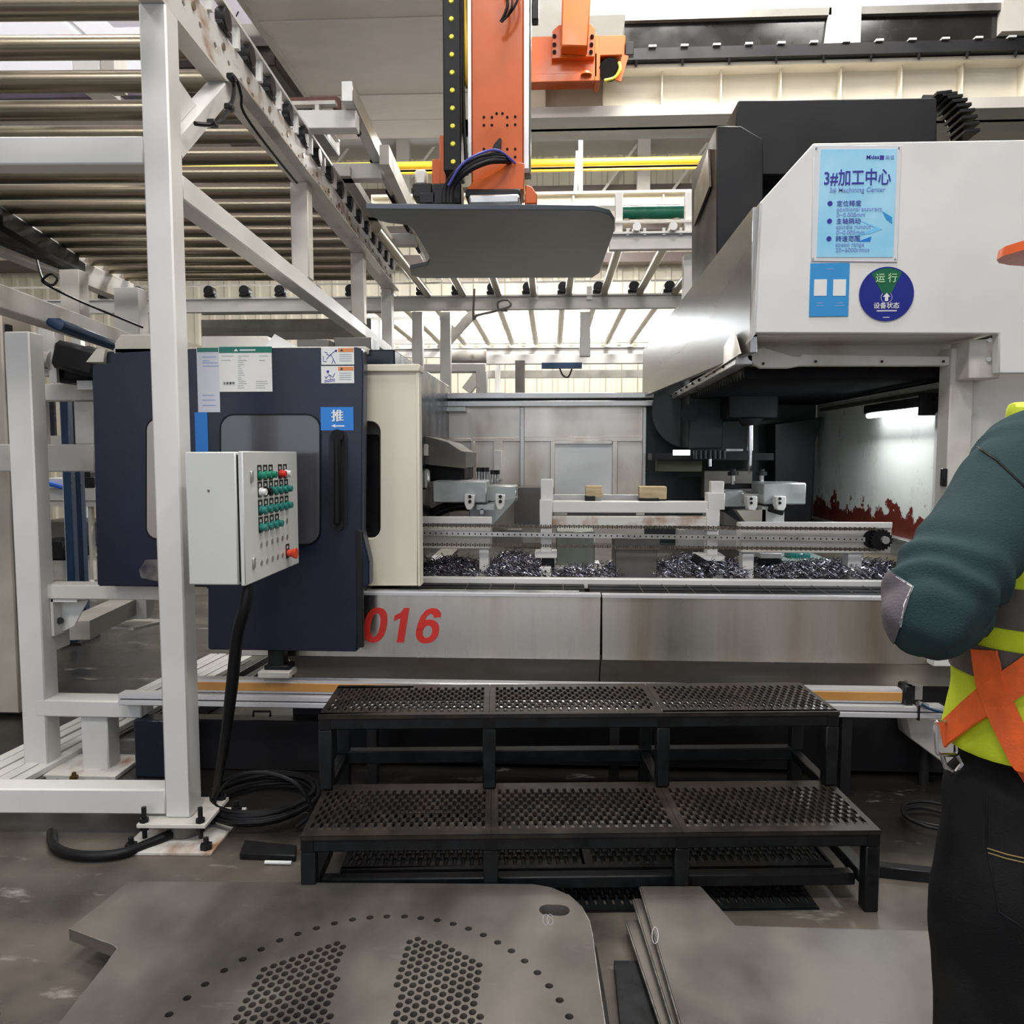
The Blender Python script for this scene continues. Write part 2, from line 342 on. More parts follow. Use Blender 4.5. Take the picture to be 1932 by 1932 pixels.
t = thing('pipe_hanger', 'slim white upright carrying the yellow pipes', 'post', at(1095, 390, 10.4))
part('upright', MB().box(at(1092, 250, 10.4).x, at(1100, 250, 10.4).x, 10.4, 10.46, at(1096, 380, 10.4).z, 7.3), WHITE, t); part('brace', MB().beam(at(1086, 360, 10.5), at(1090, 285, 10.5), .05, .03), WHITE, t)
t = thing('green_pipe', 'large dark green pipe above the rear roller rail', 'pipe', at(1250, 402, 7.4))
part('pipe', MB().cyl(at(1172, 402, 7.4), Vector((13, 7.4, at(1250, 401, 7.4).z)), .060, 24), GREENP, t); part('collar', MB().cyl(at(1170, 402, 7.4), at(1174, 402, 7.4), .066, 24), GREENP, t)

# ------------------------------------------------------------------ gantry beam with rail and carriage
t = thing('gantry_beam', 'white ribbed gantry beam with a black toothed rail on top', 'beam', at(1450, 270, 6.9))
x0, x1 = at(850, 200, 6.9).x, at(2150, 200, 6.9).x
za, zb, zc, zd = 4.205, 4.29, 4.62, 4.68
part('lower_flange', MB().box(x0, x1, 6.72, 7.2, za, za + .03), SHEETG, t); part('web', MB().box(x0, x1, 6.95, 7.0, za, zc), CREAM, t)
part('lower_cover', MB().box(x0, x1, 6.72, 6.74, za + .03, zb), SHEETG, t)
part('upper_flange', MB().box(x0, x1, 6.80, 7.2, zc, zc + .03), CREAM, t)
part('rail', MB().box(x0, x1, 6.74, 6.86, 4.66, 4.75), CHAR, t)
for i in range(14):
    xx = x0 + .32 + i * .49
    part('stiffener', MB().box(xx - .006, xx + .006, 6.86, 6.95, zb, zc), CREAM, t)
for i in range(24):
    part('rail_clip', MB().box(x0 + .1 + i * .26, x0 + .16 + i * .26, 6.72, 6.80, 4.75, 4.765), ALU, t)
for i in range(20):
    xx = x0 + .42 + i * .38
    part('hook', MB().cyl((xx, 6.76, 4.66), (xx, 6.76, 4.61), .022, 8, .004), CHAR, t)
part('cable_trough', MB().box(at(1178, 120, 6.95).x, x1, 6.98, 7.25, 4.76, 5.07), mat('glossy_black_cover', (.016, .016, .015), .16, .1, rvar=.05), t)
part('trough_lip', MB().box(at(1178, 120, 6.95).x, x1, 6.93, 6.98, 5.07, 5.13), GREYBR, t)
part('bracket', MB().box(at(1570, 90, 6.89).x, at(1624, 90, 6.89).x, 6.89, 6.97, 4.66, 5.27), WHITE, t, .006); part('bracket_side', MB().prism([(at(1553, 100, 6.93).x, 4.70), (at(1569, 100, 6.93).x, 4.70), (at(1569, 100, 6.93).x, 5.20), (at(1564, 100, 6.93).x, 5.18)], 'y', 6.93, 6.97), WHITED, t)
part('end_cabinet', MB().pb(1893, -40, 2100, 56, 6.9, .3), SHEETG, t)

t = thing('loader_carriage', 'orange carriage box riding on the black gantry rail', 'machine', at(1090, 158, 6.55))
part('housing', MB().pb(985, 67, 1128, 148, 6.5, .2), ORANGE, t, .01); part('skirt', MB().pb(985, 138, 1122, 154, 6.46, .04), ORANGE, t, .004)
part('housing', MB().pb(1124, 66, 1180, 105, 6.52, .18), ORANGE, t, .008); part('guard', MB().pb(1122, 100, 1132, 152, 6.5, .2), ORANGE, t, .003)
part('motor', MB().cyl(at(1150, 132, 6.5), at(1150, 132, 6.8), .085, 20), CHAR, t)
part('connector', MB().pb(1180, 78, 1196, 103, 6.5, .06), CHAR, t, .004)
part('guard', MB().beam(at(1180, 105, 6.5), at(1166, 153, 6.5), .02, .05), ORANGE, t, label='slanted orange end guard')
part('cable', MB().tube(spline([at(1168, 118, 6.48), at(1170, 130, 6.46), at(1160, 146, 6.46), at(1140, 152, 6.46)]), .012, 8), YPLUG, t, label='yellow cable')
part('cap', MB().cyl(at(1106, 142, 6.45), at(1106, 136, 6.45), .045, 16, .03), ORANGE, t)
m = MB().prism([(at(x, y, 6.44).x, at(x, y, 6.44).z) for x, y in ((1041, 110), (1122, 107), (1123, 55), (1115, 45), (1054, 47), (1042, 58))], 'y', 6.44, 6.50)
part('base_flange', m, ORANGE, t, .004)
for px, py in ((1046, 68), (1046, 84), (1046, 98), (1064, 99), (1081, 99), (1098, 99), (1115, 98), (1116, 84), (1117, 69)):
    part('bolt', MB().cyl(at(px, py, 6.44), at(px, py, 6.425), .016, 8), CHAR, t)
part('arm', MB().prism([(at(x, y, 6.38).x, at(x, y, 6.38).z) for x, y in ((1058, 96), (1108, 98), (1118, -60), (1062, -60))], 'y', 6.30, 6.44), ORANGE, t, .01, label='orange upright arm')

# ------------------------------------------------------------------ drip tray under the roof at the left of the loader
t = thing('overhead_tray', 'large grey-beige sheet tray hanging at the left of the orange loader column', 'tray', (-1.2, 5.5, 4.2))
yy = [4.0, 4.62, 5.18, 5.72, 6.24, 6.70, 7.08]
for a, b in zip(yy, yy[1:]): part('panel', MB().box(-1.9, -.35, a + .004, b - .004, 4.205 + .004 * (int(a * 9) % 2), 4.23), TRAYM, t)
part('side_lip', MB().box(-1.94, -1.90, 3.9, 7.1, 4.19, 4.30), WHITED, t)
part('frame', MB().box(-1.9, -.35, 3.9, 7.1, 4.23, 4.28), WHITED, t)
for cx in (-1.7, -.5):
    part('hanger', MB().box(cx - .03, cx + .03, 4.3, 4.36, 4.28, 7.24), WHITED, t); part('hanger', MB().box(cx - .03, cx + .03, 6.8, 6.86, 4.28, 7.24), WHITED, t)
t = thing('glowing_board', 'lilac white board with painted-in glow and a handwritten stroke behind the conveyor rail', 'sheet', (-2.5, 4.6, 4.42))
part('sheet', MB().box(-3.1, -1.97, 3.3, 5.6, 4.42, 4.43), mat('lilac_glowing_board', (.78, .72, .80), .5, var=.03, emit=((.80, .74, .84), .45)), t)  # emission stands in for light on the board's underside
mk = MB()
for a, b in (((446, 70), (434, 57)), ((450, 22), (433, 56)), ((446, 42), (449, 72))):
    mk.beam(atz(a[0], a[1], 4.417), atz(b[0], b[1], 4.417), .008, .002)
part('handwritten_mark', mk, INKK, t)
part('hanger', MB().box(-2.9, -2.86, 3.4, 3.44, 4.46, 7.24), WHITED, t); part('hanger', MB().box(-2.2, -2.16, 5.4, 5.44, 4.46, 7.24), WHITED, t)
t = thing('dark_hood', 'dark brown box hood behind the upper end of the conveyor rail', 'hood', (-2.3, 6.1, 4.1))
part('hood', MB().box(-2.9, -1.98, 5.7, 7.4, 4.18, 4.5), mat('dark_brown_sheet', (.05, .038, .03), .5), t, .01)
part('edge_strip', MB().box(-2.02, -1.97, 5.68, 5.75, 4.36, 4.48), YELLOW, t); part('front_lip', MB().box(-2.9, -2.0, 5.66, 5.7, 4.30, 4.5), GREYBR, t)

# ------------------------------------------------------------------ orange loader column
t = thing('loader_column', 'tall orange gantry loader column with a black cable chain on its left', 'machine', at(935, 382, 3.75))
Y = 3.7
x0, x1 = at(889, 180, Y).x, at(988, 180, Y).x
zb, zt = at(935, 356, Y).z, 4.9
part('column', MB().box(x0, x1, Y, Y + .22, zb, zt), ORANGE, t, .006)
part('guide_rail', MB().box(x1, x1 + .022, Y + .03, Y + .09, zb + .1, zt), ALU, t); part('guide_rail', MB().box(x0 - .018, x0, Y + .03, Y + .09, zb + .1, zt), ALU, t)
part('rack', MB().box(x1, x1 + .03, Y + .10, Y + .18, zb + .1, zt), GREYBR, t)
part('foot_shell', MB().prism([(at(x, y, Y - .02).x, at(x, y, Y - .02).z) for x, y in ((880, 358), (988, 358), (990, 308), (965, 303), (925, 330), (890, 345))], 'y', Y - .02, Y), ORANGE, t, .003)
hb = MB()
for px, py in ((913, 221), (928, 221), (937, 214), (948, 214), (957, 221), (972, 220), (913, 236), (928, 236), (957, 236), (972, 235), (957, 281), (972, 281), (972, 296), (913, 281)):
    hb.cyl(at(px, py, Y + .001), at(px, py, Y - .004), .0055, 8)
for px, py in ((913, 221), (928, 221), (937, 214), (948, 214), (957, 221), (972, 220), (913, 236), (928, 236), (957, 236), (972, 235), (957, 281), (972, 281), (972, 296), (913, 281)):
    part('bolt', MB().cyl(at(px, py, Y + .001), at(px, py, Y - .004), .006, 8), CHAR, t)
m = MB().prism([(at(x, y, Y - .012).x, at(x, y, Y - .012).z) for x, y in ((925, 290), (945, 288), (946, 262), (942, 260), (932, 272))], 'y', Y - .012, Y)
part('cable_opening', m, CHAR, t)
# cable chain with yellow plugs
xa, xb = at(836, 160, 3.62).x, at(869, 160, 3.62).x
part('chain_cover', MB().box(xa, xb, 3.62, 3.80, at(850, 322, 3.62).z, zt), BLACK, t, .004)
for i in range(11):
    py = 2 + i * 33.7
    p = at(853 + (py - 150) * .012, py, 3.62); part('yellow_plug', MB().cyl(p, p + Vector((0, -.006, 0)), .0115, 14, .009), YPLUG, t)
for i in range(3): part('yellow_plug', MB().cyl((.5 * (xa + xb), 3.62, 3.6 + .085 * (i + 1)), (.5 * (xa + xb), 3.614, 3.6 + .085 * (i + 1)), .0115, 14, .009), YPLUG, t)
part('yellow_hose', MB().tube(spline([at(874, -60, 3.75), at(877, 20, 3.75), at(879, 90, 3.74), at(880, 150, 3.76), at(884, 165, 3.78)]), .012, 10), YELLOW, t)
part('hose', MB().tube(spline([at(872, -40, 3.7), at(873, 120, 3.7), at(876, 240, 3.7), at(881, 330, 3.68)]), .008, 8), BLACK, t)
part('bracket', MB().pb(829, 255, 842, 384, 3.72, .12).pb(815, 300, 832, 366, 3.74, .10), ORANGE, t, .004)
part('sensor', MB().pb(782, 318, 804, 348, 3.75, .06), WHITED, t, .01, label='pale sensor block on the left bracket')
part('valve_block', MB().pb(778, 345, 815, 372, 3.72, .10).pb(790, 362, 822, 384, 3.70, .08), CHAR, t, .006)
part('valve_block', MB().pb(815, 345, 870, 385, 3.70, .12), CHAR, t, .006)
part('wrist_mount', MB().pb(878, 356, 982, 372, 3.64, .3), CHAR, t, .006); part('wrist_mount', MB().pb(885, 366, 980, 384, 3.60, .36), GALV, t, .008, label='grey steel wrist mount')
part('wrist_guard', MB().prism([(at(x, y, 3.66).x, at(x, y, 3.66).z) for x, y in ((990, 384), (1013, 384), (1013, 366), (1004, 352), (992, 348))], 'y', 3.66, 3.74), ORANGE, t, .004)
for dx, c in ((0, BLACK), (7, BLACK), (13, BLACK)):
    part('hose', MB().tube(spline([at(838 + dx, 384, 3.58), at(842 + dx, 352, 3.58), at(868 + dx, 318 + dx * .4, 3.55), at(905 + dx, 297 + dx * .7, 3.58), at(945, 293 + dx * .8, 3.62), at(962, 305, 3.68)]), .013, 10), c, t)
part('hose', MB().tube(spline([at(846, 350, 3.56), at(872, 310, 3.53), at(907, 289, 3.55), at(940, 284, 3.6), at(972, 308, 3.67)]), .006, 8), mat('blue_violet_hose', (.08, .08, .38), .35), t, label='thin blue hose')
part('cable_tuft', MB().tube(spline([at(950, -30, 3.66), at(958, 5, 3.64), at(952, 28, 3.63), at(945, 42, 3.64)]), .008, 6).tube(spline([at(975, -30, 3.66), at(976, 0, 3.64), at(962, 25, 3.63), at(948, 38, 3.64)]), .006, 6).tube(spline([at(966, -30, 3.66), at(966, 8, 3.62), at(957, 30, 3.63), at(946, 42, 3.63)]), .005, 6), BLACK, t)
part('limit_switch', MB().pb(1003, -40, 1016, 36, 3.75, .06), CHAR, t, .004)
# the steel side plate held under the wrist: its outline is seen from below at height zp
zp = 2.43
out = [(690, 394), (1120, 397), (1150, 405), (1160, 420), (1160, 432), (1131, 515), (1118, 524), (795, 525), (776, 520), (773, 508), (805, 501), (812, 494), (808, 480), (782, 436), (770, 425), (735, 421), (716, 417), (700, 408)]
pl = [(atz(x, y, zp).x, atz(x, y, zp).y) for x, y in out]
solo('carried_plate', MB().prism(pl, 'z', zp, zp + .022), mat('dark_blue_grey_steel_plate', (.085, .098, .118), .34, .45, scale=2.5, col2=(.10, .115, .135), bump=.015, rvar=.03), 'dark blue-grey steel plate with a notched edge held under the orange column', 'steel plate', .002)

# ------------------------------------------------------------------ overhead roller conveyor at the left
P1 = at(347, 1500, 2.76); ROT = R(2.2)
t = thing('roller_conveyor', 'white overhead roller conveyor frame on tall square posts at the left', 'conveyor', (P1.x, 2.71, 0), ROT)
def LB(): return MB(local=True)
part('post', LB().box(-.047, .047, 0, .10, .09, 2.95), WHITE, t, .006)
part('top_base_plate', LB().box(-.13, .12, -.05, .18, .075, .09), WHITED, t, .002)
part('pedestal', LB().cyl((0, .06, .012), (0, .06, .075), .07, 20), GREYBR, t, .004)
part('floor_base_plate', LB().box(-.17, .16, -.10, .26, 0.0, .012), RUSTW, t, .002)
for x, y in ((-.11, -.03), (.095, -.03), (.10, .16), (-.11, .16)):
    part('stud', LB().cyl((x, y, .03), (x, y, .145), .009, 10).cyl((x, y, .09), (x, y, .104), .017, 6).cyl((x, y, .061), (x, y, .075), .017, 6), CHAR, t)
for x, y in ((-.14, -.07), (.13, -.07), (.13, .23)):
    part('anchor_bolt', LB().cyl((x, y, .012), (x, y, .03), .022, 6).cyl((x, y, .03), (x, y, .052), .010, 8), CHAR, t)
part('front_crossbeam', LB().box(-3.2, -.047, 0.005, .095, 2.42, 2.515), WHITE, t, .006)
part('floor_crossbeam', LB().box(-3.2, -.047, 0.005, .095, .10, .195), WHITE, t, .006)
part('side_beam', LB().box(-.045, .045, .1, 4.6, 2.33, 2.42), WHITE, t, .006)
part('knee_brace', LB().beam((0, .09, 2.50), (0, .62, 2.95), .085, .07), WHITE, t, .004)
part('gusset', LB().prism([(.1, 2.56), (.1, 2.80), (.34, 2.76)], 'x', -.004, .004), WHITE, t)
part('hanger_post', LB().box(-.05, .05, 1.75, 1.85, 2.42, 2.95), WHITED, t, .005); part('hanger_post', LB().box(-.05, .05, 3.30, 3.40, 2.42, 2.95), WHITED, t, .005)
part('far_post', LB().box(-.05, .05, 4.6, 4.72, 0, 2.95), WHITE, t, .005); part('far_post', LB().box(-2.5, -2.4, 4.6, 4.72, 0, 2.95), WHITE, t, .005)
holes = []
y = -1.0
while y < 4.55:
    holes.append(circ(y, 3.035, .016, 10, .012)); y += .145
part('side_rail', LB().fill([[(-1.25, 2.96), (4.7, 2.96), (4.7, 3.12), (-1.25, 3.12)]] + holes, .006, lambda a, b, c: (.040 + c, a, b)), RUSTW, t)
part('lower_flange', LB().box(-.04, .043, -1.25, 4.7, 2.95, 2.96), WHITED, t); part('upper_flange', LB().box(-.03, .043, -1.25, 4.7, 3.12, 3.13), WHITE, t)
part('bottom_angle', LB().box(.043, .10, .55, 4.7, 2.945, 2.955), GALV, t)
part('top_strip', LB().box(.03, .065, -1.25, 4.7, 3.225, 3.24), WHITE, t)
part('left_rail', LB().box(-2.52, -2.40, -1.25, 4.7, 2.84, 3.02), WHITED, t, .004); part('left_rail_flange', LB().box(-2.50, -2.44, -1.25, 4.7, 3.02, 3.12), WHITED, t)
rb = LB().cyl((-2.42, 0, 0), (-.02, 0, 0), .046, 24).cyl((-.02, 0, 0), (.05, 0, 0), .014, 10)
bb = LB().box(.034, .062, -.055, .055, -.045, -.025).cyl((.028, 0, 0), (.068, 0, 0), .045, 14)
tb = LB().box(.034, .060, -.012, .012, -.045, .055)
rme = None
for k in range(19):
    y = -.63 + .29 * k
    if rme is None:
        rme = rb.mesh('roller'); rme.materials.append(ROLL); bme = bb.mesh('bearing', None, .003); bme.materials.append(CHAR); tme = tb.mesh('spacer_tab'); tme.materials.append(WHITE)
        gme = LB().box(-.008, .008, -.05, .05, 0, .05).mesh('stop'); gme.materials.append(WHITED)
    inst('roller', rme, t, (0, y, 3.07)); inst('bearing', bme, t, (0, y, 3.175)); inst('spacer_tab', tme, t, (0, y + .145, 3.175))
for yb in (1.75, 2.55, 3.4, 4.2):
    part('cross_bracket', LB().box(-.25, .33, yb, yb + .09, 3.24, 3.34), WHITE, t, .004)
    part('bracket_leg', LB().box(-.12, -.06, yb + .01, yb + .07, 3.13, 3.24), WHITE, t)
part('guide_beam', LB().box(.27, .335, 1.65, 5.6, 3.34, 3.45), GALV, t, .004, label='grey galvanised guide beam'); part('guide_channel', LB().box(.36, .42, 2.3, 5.6, 3.24, 3.36), WHITED, t)
part('guide_channel', LB().box(.06, .13, 2.5, 5.6, 3.24, 3.30), WHITED, t)
for yb in (1.9, 2.6, 3.2, 3.9, 4.6): part('guide_clip', LB().beam((.25, yb, 3.38), (.30, yb + .1, 3.30), .015, .03), CHAR, t)
part('rusty_stop_bar', MB().pb(507, 183, 636, 198, 4.6, .05).pb(628, 184, 640, 206, 4.6, .05), mat('rusty_bar', (.16, .07, .05), .6, var=.3), t)
part('stop_rail', MB().pb(528, 190, 632, 197, 4.55, .05).pb(528, 205, 536, 216, 4.55, .05).pb(594, 197, 602, 216, 4.55, .05), WHITED, t)
# black drive cover along the left rail
t = thing('drive_cover', 'thick black drive cover slung under the left rail of the overhead conveyor', 'cover', at(75, 480, 5.6))
part('cover', MB().beam(at(-40, 405, 5.0), at(120, 498, 6.3), .26, .17), BLACK, t, .03); part('end_cap', MB().beam(at(112, 490, 6.25), at(141, 507, 6.5), .20, .13), CHAR, t, .03)
solo('wire_loop', MB().tube(spline([at(70, 492, 5.2), at(80, 525, 5.1), at(98, 538, 5.05), at(108, 527, 5.05), at(98, 517, 5.05), at(84, 524, 5.07), at(85, 535, 5.1), at(150, 568, 5.3), at(270, 618, 5.6)], 6), .008, 8), CHAR, 'dark wire with one loop hanging below the black drive cover', 'cable')
t = thing('sensor_cable', 'black ribbed cable sagging from the conveyor rail to the tall front post', 'cable', at(410, 240, 3.0))
part('cable', MB().tube(spline([at(368, 233, 2.80), at(392, 235, 2.86), at(412, 230, 2.92), at(428, 212, 3.0), at(440, 185, 3.1), at(441, 160, 3.15), at(436, 140, 3.15)]), .008, 8), BLACK, t)
part('cable', MB().tube(spline([at(436, 142, 3.15), at(446, 150, 3.15), at(455, 180, 3.2), at(460, 212, 3.28), at(500, 270, 3.5), at(560, 345, 3.9)]), .006, 8), BLACK, t)
for px, py, Y in ((401, 233, 2.89), (433, 203, 3.03), (437, 146, 3.12)): part('cable_clip', MB().cb(at(px, py, Y), .03, .04, .022), CHAR, t, .004)

# stray structure seen beyond the rollers
t = thing('white_duct_box', 'small white box seen between the upper rollers', 'box', at(175, 125, 5.6))
part('box', MB().pb(136, 90, 188, 160, 6.5, .4), WHITE, t, .01); part('side_plate', MB().pb(190, 90, 215, 160, 6.5, .2), SHEETG, t)
solo('drag_chain_rail', MB().pb(-60, 172, 420, 182, 6.8, .08), mat('violet_grey_chain', (.10, .08, .12), .5), 'dark thin chain rail seen between the upper rollers', 'rail')
# ------------------------------------------------------------------ rear roller conveyor, rollers pointing away
t = thing('rear_roller_conveyor', 'white rear roller conveyor running across behind the machine', 'conveyor', (-1, 8.3, 0))
ZB = 2.93
def rail_x(Y, xa, xb, zs=None):
    z0, z1, z2 = zs or (ZB, ZB + .13, ZB + .275)
    part('rail', MB().box(xa, xb, Y, Y + .06, z0, z1), WHITE, t, .004); part('rail_flange', MB().box(xa, xb, Y - .03, Y + .08, z1, z1 + .015), WHITE, t)
    part('top_rail', MB().box(xa, xb, Y, Y + .03, z2, z2 + .015), WHITED, t)
xr = at(1345, 560, 8.3).x
rail_x(8.3, -7.0, xr); rail_x(12.3, -2.6, at(1330, 660, 12.3).x); rail_x(5.8, at(1150, 450, 5.8).x, at(1420, 450, 5.8).x, (at(1245, 470, 5.8).z, at(1245, 442, 5.8).z, at(1245, 419, 5.8).z))
part('lower_rail', MB().pb(850, 668, 1330, 686, 11.0, .1), WHITE, t, .004)
bm1 = MB(local=True).box(-.06, .06, -.03, .03, -.06, -.03).cyl((0, -.05, 0), (0, .04, 0), .055, 14).cyl((0, -.055, 0), (0, -.05, 0), .028, 10).mesh('bearing', None, .003); bm1.materials.append(CHAR)
knob = MB(local=True).cyl((0, -.05, 0), (0, .03, 0), .030, 14).box(-.07, -.05, -.01, .02, -.05, 0).box(.05, .07, -.01, .02, -.05, 0).mesh('roller_end'); knob.materials.append(GALV)
r1 = MB(local=True).cyl((0, 0, 0), (0, 2.42, 0), .040, 18).mesh('roller'); r1.materials.append(ROLL)
r2 = MB(local=True).cyl((0, 0, 0), (0, 3.9, 0), .042, 18).mesh('roller'); r2.materials.append(ROLL)
for i in range(17):
    px = 1262 - 66.5 * i
    p = at(px, 550, 8.28); inst('bearing', bm1, t, (p.x + 1, 8.27 - 8.3, ZB + .21))
    if i < 10: inst('roller', r2, t, (p.x + 1, 8.36 - 8.3, ZB + .21))
    if p.x > at(760, 550, 8.3).x and i < 9: inst('roller', r1, t, (p.x + .06 + 1, 5.86 - 8.3, ZB + .16))
for i in range(5):
    p = at(1200 + i * 68, 431, 5.8); inst('roller_end', knob, t, (p.x + 1, 5.79 - 8.3, at(1245, 431, 5.8).z))
for px in (1010, 1112, 1310): part('spacer', MB().pb(px - 5, 540, px + 5, 565, 8.28, .05), WHITE, t)
for px, Y in ((1168, 5.82), (1300, 5.82)): part('rail_post', MB().pb(px - 7, 362, px + 7, 440, Y, .06), WHITE, t, .003)
for px, Y, pb_ in ((787, 8.34, 700), (1104, 8.34, 672), (1300, 5.84, 640), (840, 8.4, 745)): part('rail_leg', MB().pb(px - 10, 588, px + 10, pb_, Y, .09), WHITE, t, .004)
part('rail_leg', MB().pb(972, 680, 990, 745, 10.9, .1), GREYBR, t); part('rail_leg', MB().pb(1290, 480, 1306, 600, 5.9, .08), WHITE, t)
part('long_leg', MB().box(-5.2, -5.1, 8.32, 8.4, 0, ZB), WHITE, t); part('long_leg', MB().box(xr - .3, xr - .2, 8.32, 8.4, 0, ZB), WHITE, t); part('long_leg', MB().box(-.9, -.82, 12.32, 12.4, 0, ZB), WHITE, t); part('long_leg', MB().box(1.6, 1.68, 12.32, 12.4, 0, ZB), WHITE, t)
part('diagonal_brace', MB().beam(at(830, 660, 8.6), at(895, 590, 8.6), .09, .09), WHITED, t); part('diagonal_brace', MB().beam(at(880, 738, 9.5), at(905, 705, 9.5), .12, .12), WHITED, t)
part('shade_panel', MB().pb(380, 602, 700, 640, 8.7, .05), GREYBR, t); part('shade_panel', MB().pb(380, 566, 740, 592, 8.45, .03), GREYBR, t)  # grey-brown panels stand in for conveyor rails in shade
part('end_roller', MB().cyl(at(846, 672, 10.5), at(918, 672, 10.5), .09, 16), RUSTW, t, label='rust-stained white end roller')
part('sensor_bar', MB().pb(1022, 684, 1098, 695, 10.6, .08), BLUEST, t, label='dark blue sensor bar'); part('sensor_wire', MB().tube(spline([at(1056, 695, 10.6), at(1062, 708, 10.6), at(1072, 711, 10.6), at(1079, 696, 10.6)], 6), .012, 6), CHAR, t)
part('cable', MB().tube(spline([at(895, 545, 8.2), at(893, 600, 8.2), at(900, 595, 8.2), at(930, 588, 8.2), at(962, 578, 8.2), at(958, 566, 8.2), at(940, 570, 8.2), at(942, 584, 8.2), at(958, 586, 8.2)], 6), .012, 6), GREYBR, t)
part('end_box', MB().pb(800, 686, 916, 701, 8.9, .2).pb(898, 700, 918, 745, 8.9, .2), WHITE, t, .004)
part('back_beam', MB().pb(920, 698, 1320, 712, 12.6, .1), WHITED, t)

# ------------------------------------------------------------------ left secondary frame, beams and hangers
t = thing('support_frame', 'white square-tube stand on a bolted foot plate left of the tall front post', 'stand', at(120, 1490, 3.3))
Y = 3.28
pa, pb_ = at(46, 1480, Y), at(12, 640, Y)
part('post', MB().box(at(38, 1300, Y).x, at(84, 1300, Y).x, Y, Y + .10, .02, at(30, 625, Y).z), WHITE, t, .006)
part('foot_plate', MB().box(atz(40, 1488, .02).x, atz(186, 1488, .02).x, Y - .06, Y + .19, 0.0, .02), RUSTW, t, .002)
part('short_post', MB().pb(154, 1352, 204, 1482, Y + .02, .10), WHITE, t, .006)
part('lower_crossbeam', MB().pb(66, 1322, 266, 1354, Y - .002, .11), WHITE, t, .006)
for px, py in ((50, 1478), (108, 1478), (182, 1480), (140, 1464)):
    p = atz(px, py + 6, .02); part('anchor_bolt', MB().cyl((p.x, p.y, .02), (p.x, p.y, .035), .018, 6).cyl((p.x, p.y, .035), (p.x, p.y, .05), .009, 8), mat('brassy_nut', (.22, .14, .06), .4, .8), t)
part('upper_crossbeam', MB().pb(80, 1104, 330, 1132, Y + .05, .10), WHITED, t, .006)
part('upper_crossbeam', MB().pb(-60, 838, 178, 890, Y + .5, .09), WHITED, t, .006); part('upper_crossbeam', MB().pb(70, 724, 182, 756, Y + .5, .09), WHITED, t, .006)
part('inner_post', MB().pb(140, 757, 177, 838, Y + .505, .08), WHITED, t, .004); part('inner_post', MB().pb(66, 757, 76, 838, Y + .505, .08), WHITED, t, .004)
part('side_bracket', MB().pb(84, 1132, 100, 1228, Y + .08, .12).prism([(at(100, 1136, 3.4).x, at(100, 1136, 3.4).z), (at(166, 1132, 3.4).x, at(166, 1132, 3.4).z), (at(140, 1182, 3.4).x, at(140, 1182, 3.4).z), (at(100, 1200, 3.4).x, at(100, 1200, 3.4).z)], 'y', 3.40, 3.41), WHITE, t, .003)
part('bracket_flange', MB().pb(96, 1130, 145, 1136, 3.34, .09).pb(96, 1130, 101, 1200, 3.34, .09), WHITE, t)
part('bolt', MB().cyl(at(113, 1171, 3.40), at(113, 1171, 3.37), .016, 8), CHAR, t)
part('angled_channel', MB().beam(at(140, 1190, 3.6), at(245, 1140, 4.4), .14, .09), SHEETG, t); part('channel_post', MB().pb(254, 1132, 276, 1168, 4.3, .09), WHITE, t)
part('far_foot_plate', MB().beam(at(225, 1185, 4.2), at(290, 1170, 4.45), .2, .015), WHITED, t)
t = thing('side_beam_frame', 'white horizontal beam with square hangers left of the navy door top', 'beam', (-2.9, 4, 2.1))
a, b = at(-60, 545, 3.3), at(232, 662, 4.9)
b.z = a.z
part('beam', MB().beam((a.x, a.y, 2.13), (b.x, b.y, 2.13), .11, .11), WHITED, t, .006)
part('hanger', MB().pb(113, 508, 150, 604, 5.6, .12), WHITED, t, .004); part('hanger', MB().pb(216, 542, 262, 660, 5.8, .14), WHITE, t, .004); part('hanger', MB().pb(72, 618, 102, 668, 5.4, .12), WHITE, t, .004)
part('air_spring', MB().tube([at(92, 607, 3.85), at(110, 612, 3.85), at(214, 652, 4.3)], [.02, .032, .028], 12), BLUEST, t, label='dark blue cylinder lying along the beam')
t = thing('drive_motor', 'black gear motor left of the navy door top', 'motor', at(150, 720, 3.6))
part('housing', MB().pb(100, 652, 172, 722, 3.62, .2), BLACK, t, .02); part('cooling_body', MB().beam(at(112, 668, 3.6), at(195, 690, 3.58), .12, .13), CHAR, t, .02)
part('shaft_roller', MB().cyl(at(66, 678, 3.6), at(100, 682, 3.6), .05, 16), GALV, t); part('end_plate', MB().pb(92, 658, 106, 722, 3.58, .02), WHITE, t); part('corner_cover', MB().prism([(at(x, y, 3.5).x, at(x, y, 3.5).z) for x, y in ((172, 685), (204, 685), (208, 661), (192, 660))], 'y', 3.46, 3.56), CREAM, t)
part('mounting_bracket', MB().pb(64, 690, 96, 708, 3.62, .1).pb(145, 718, 174, 735, 3.62, .08), WHITE, t)

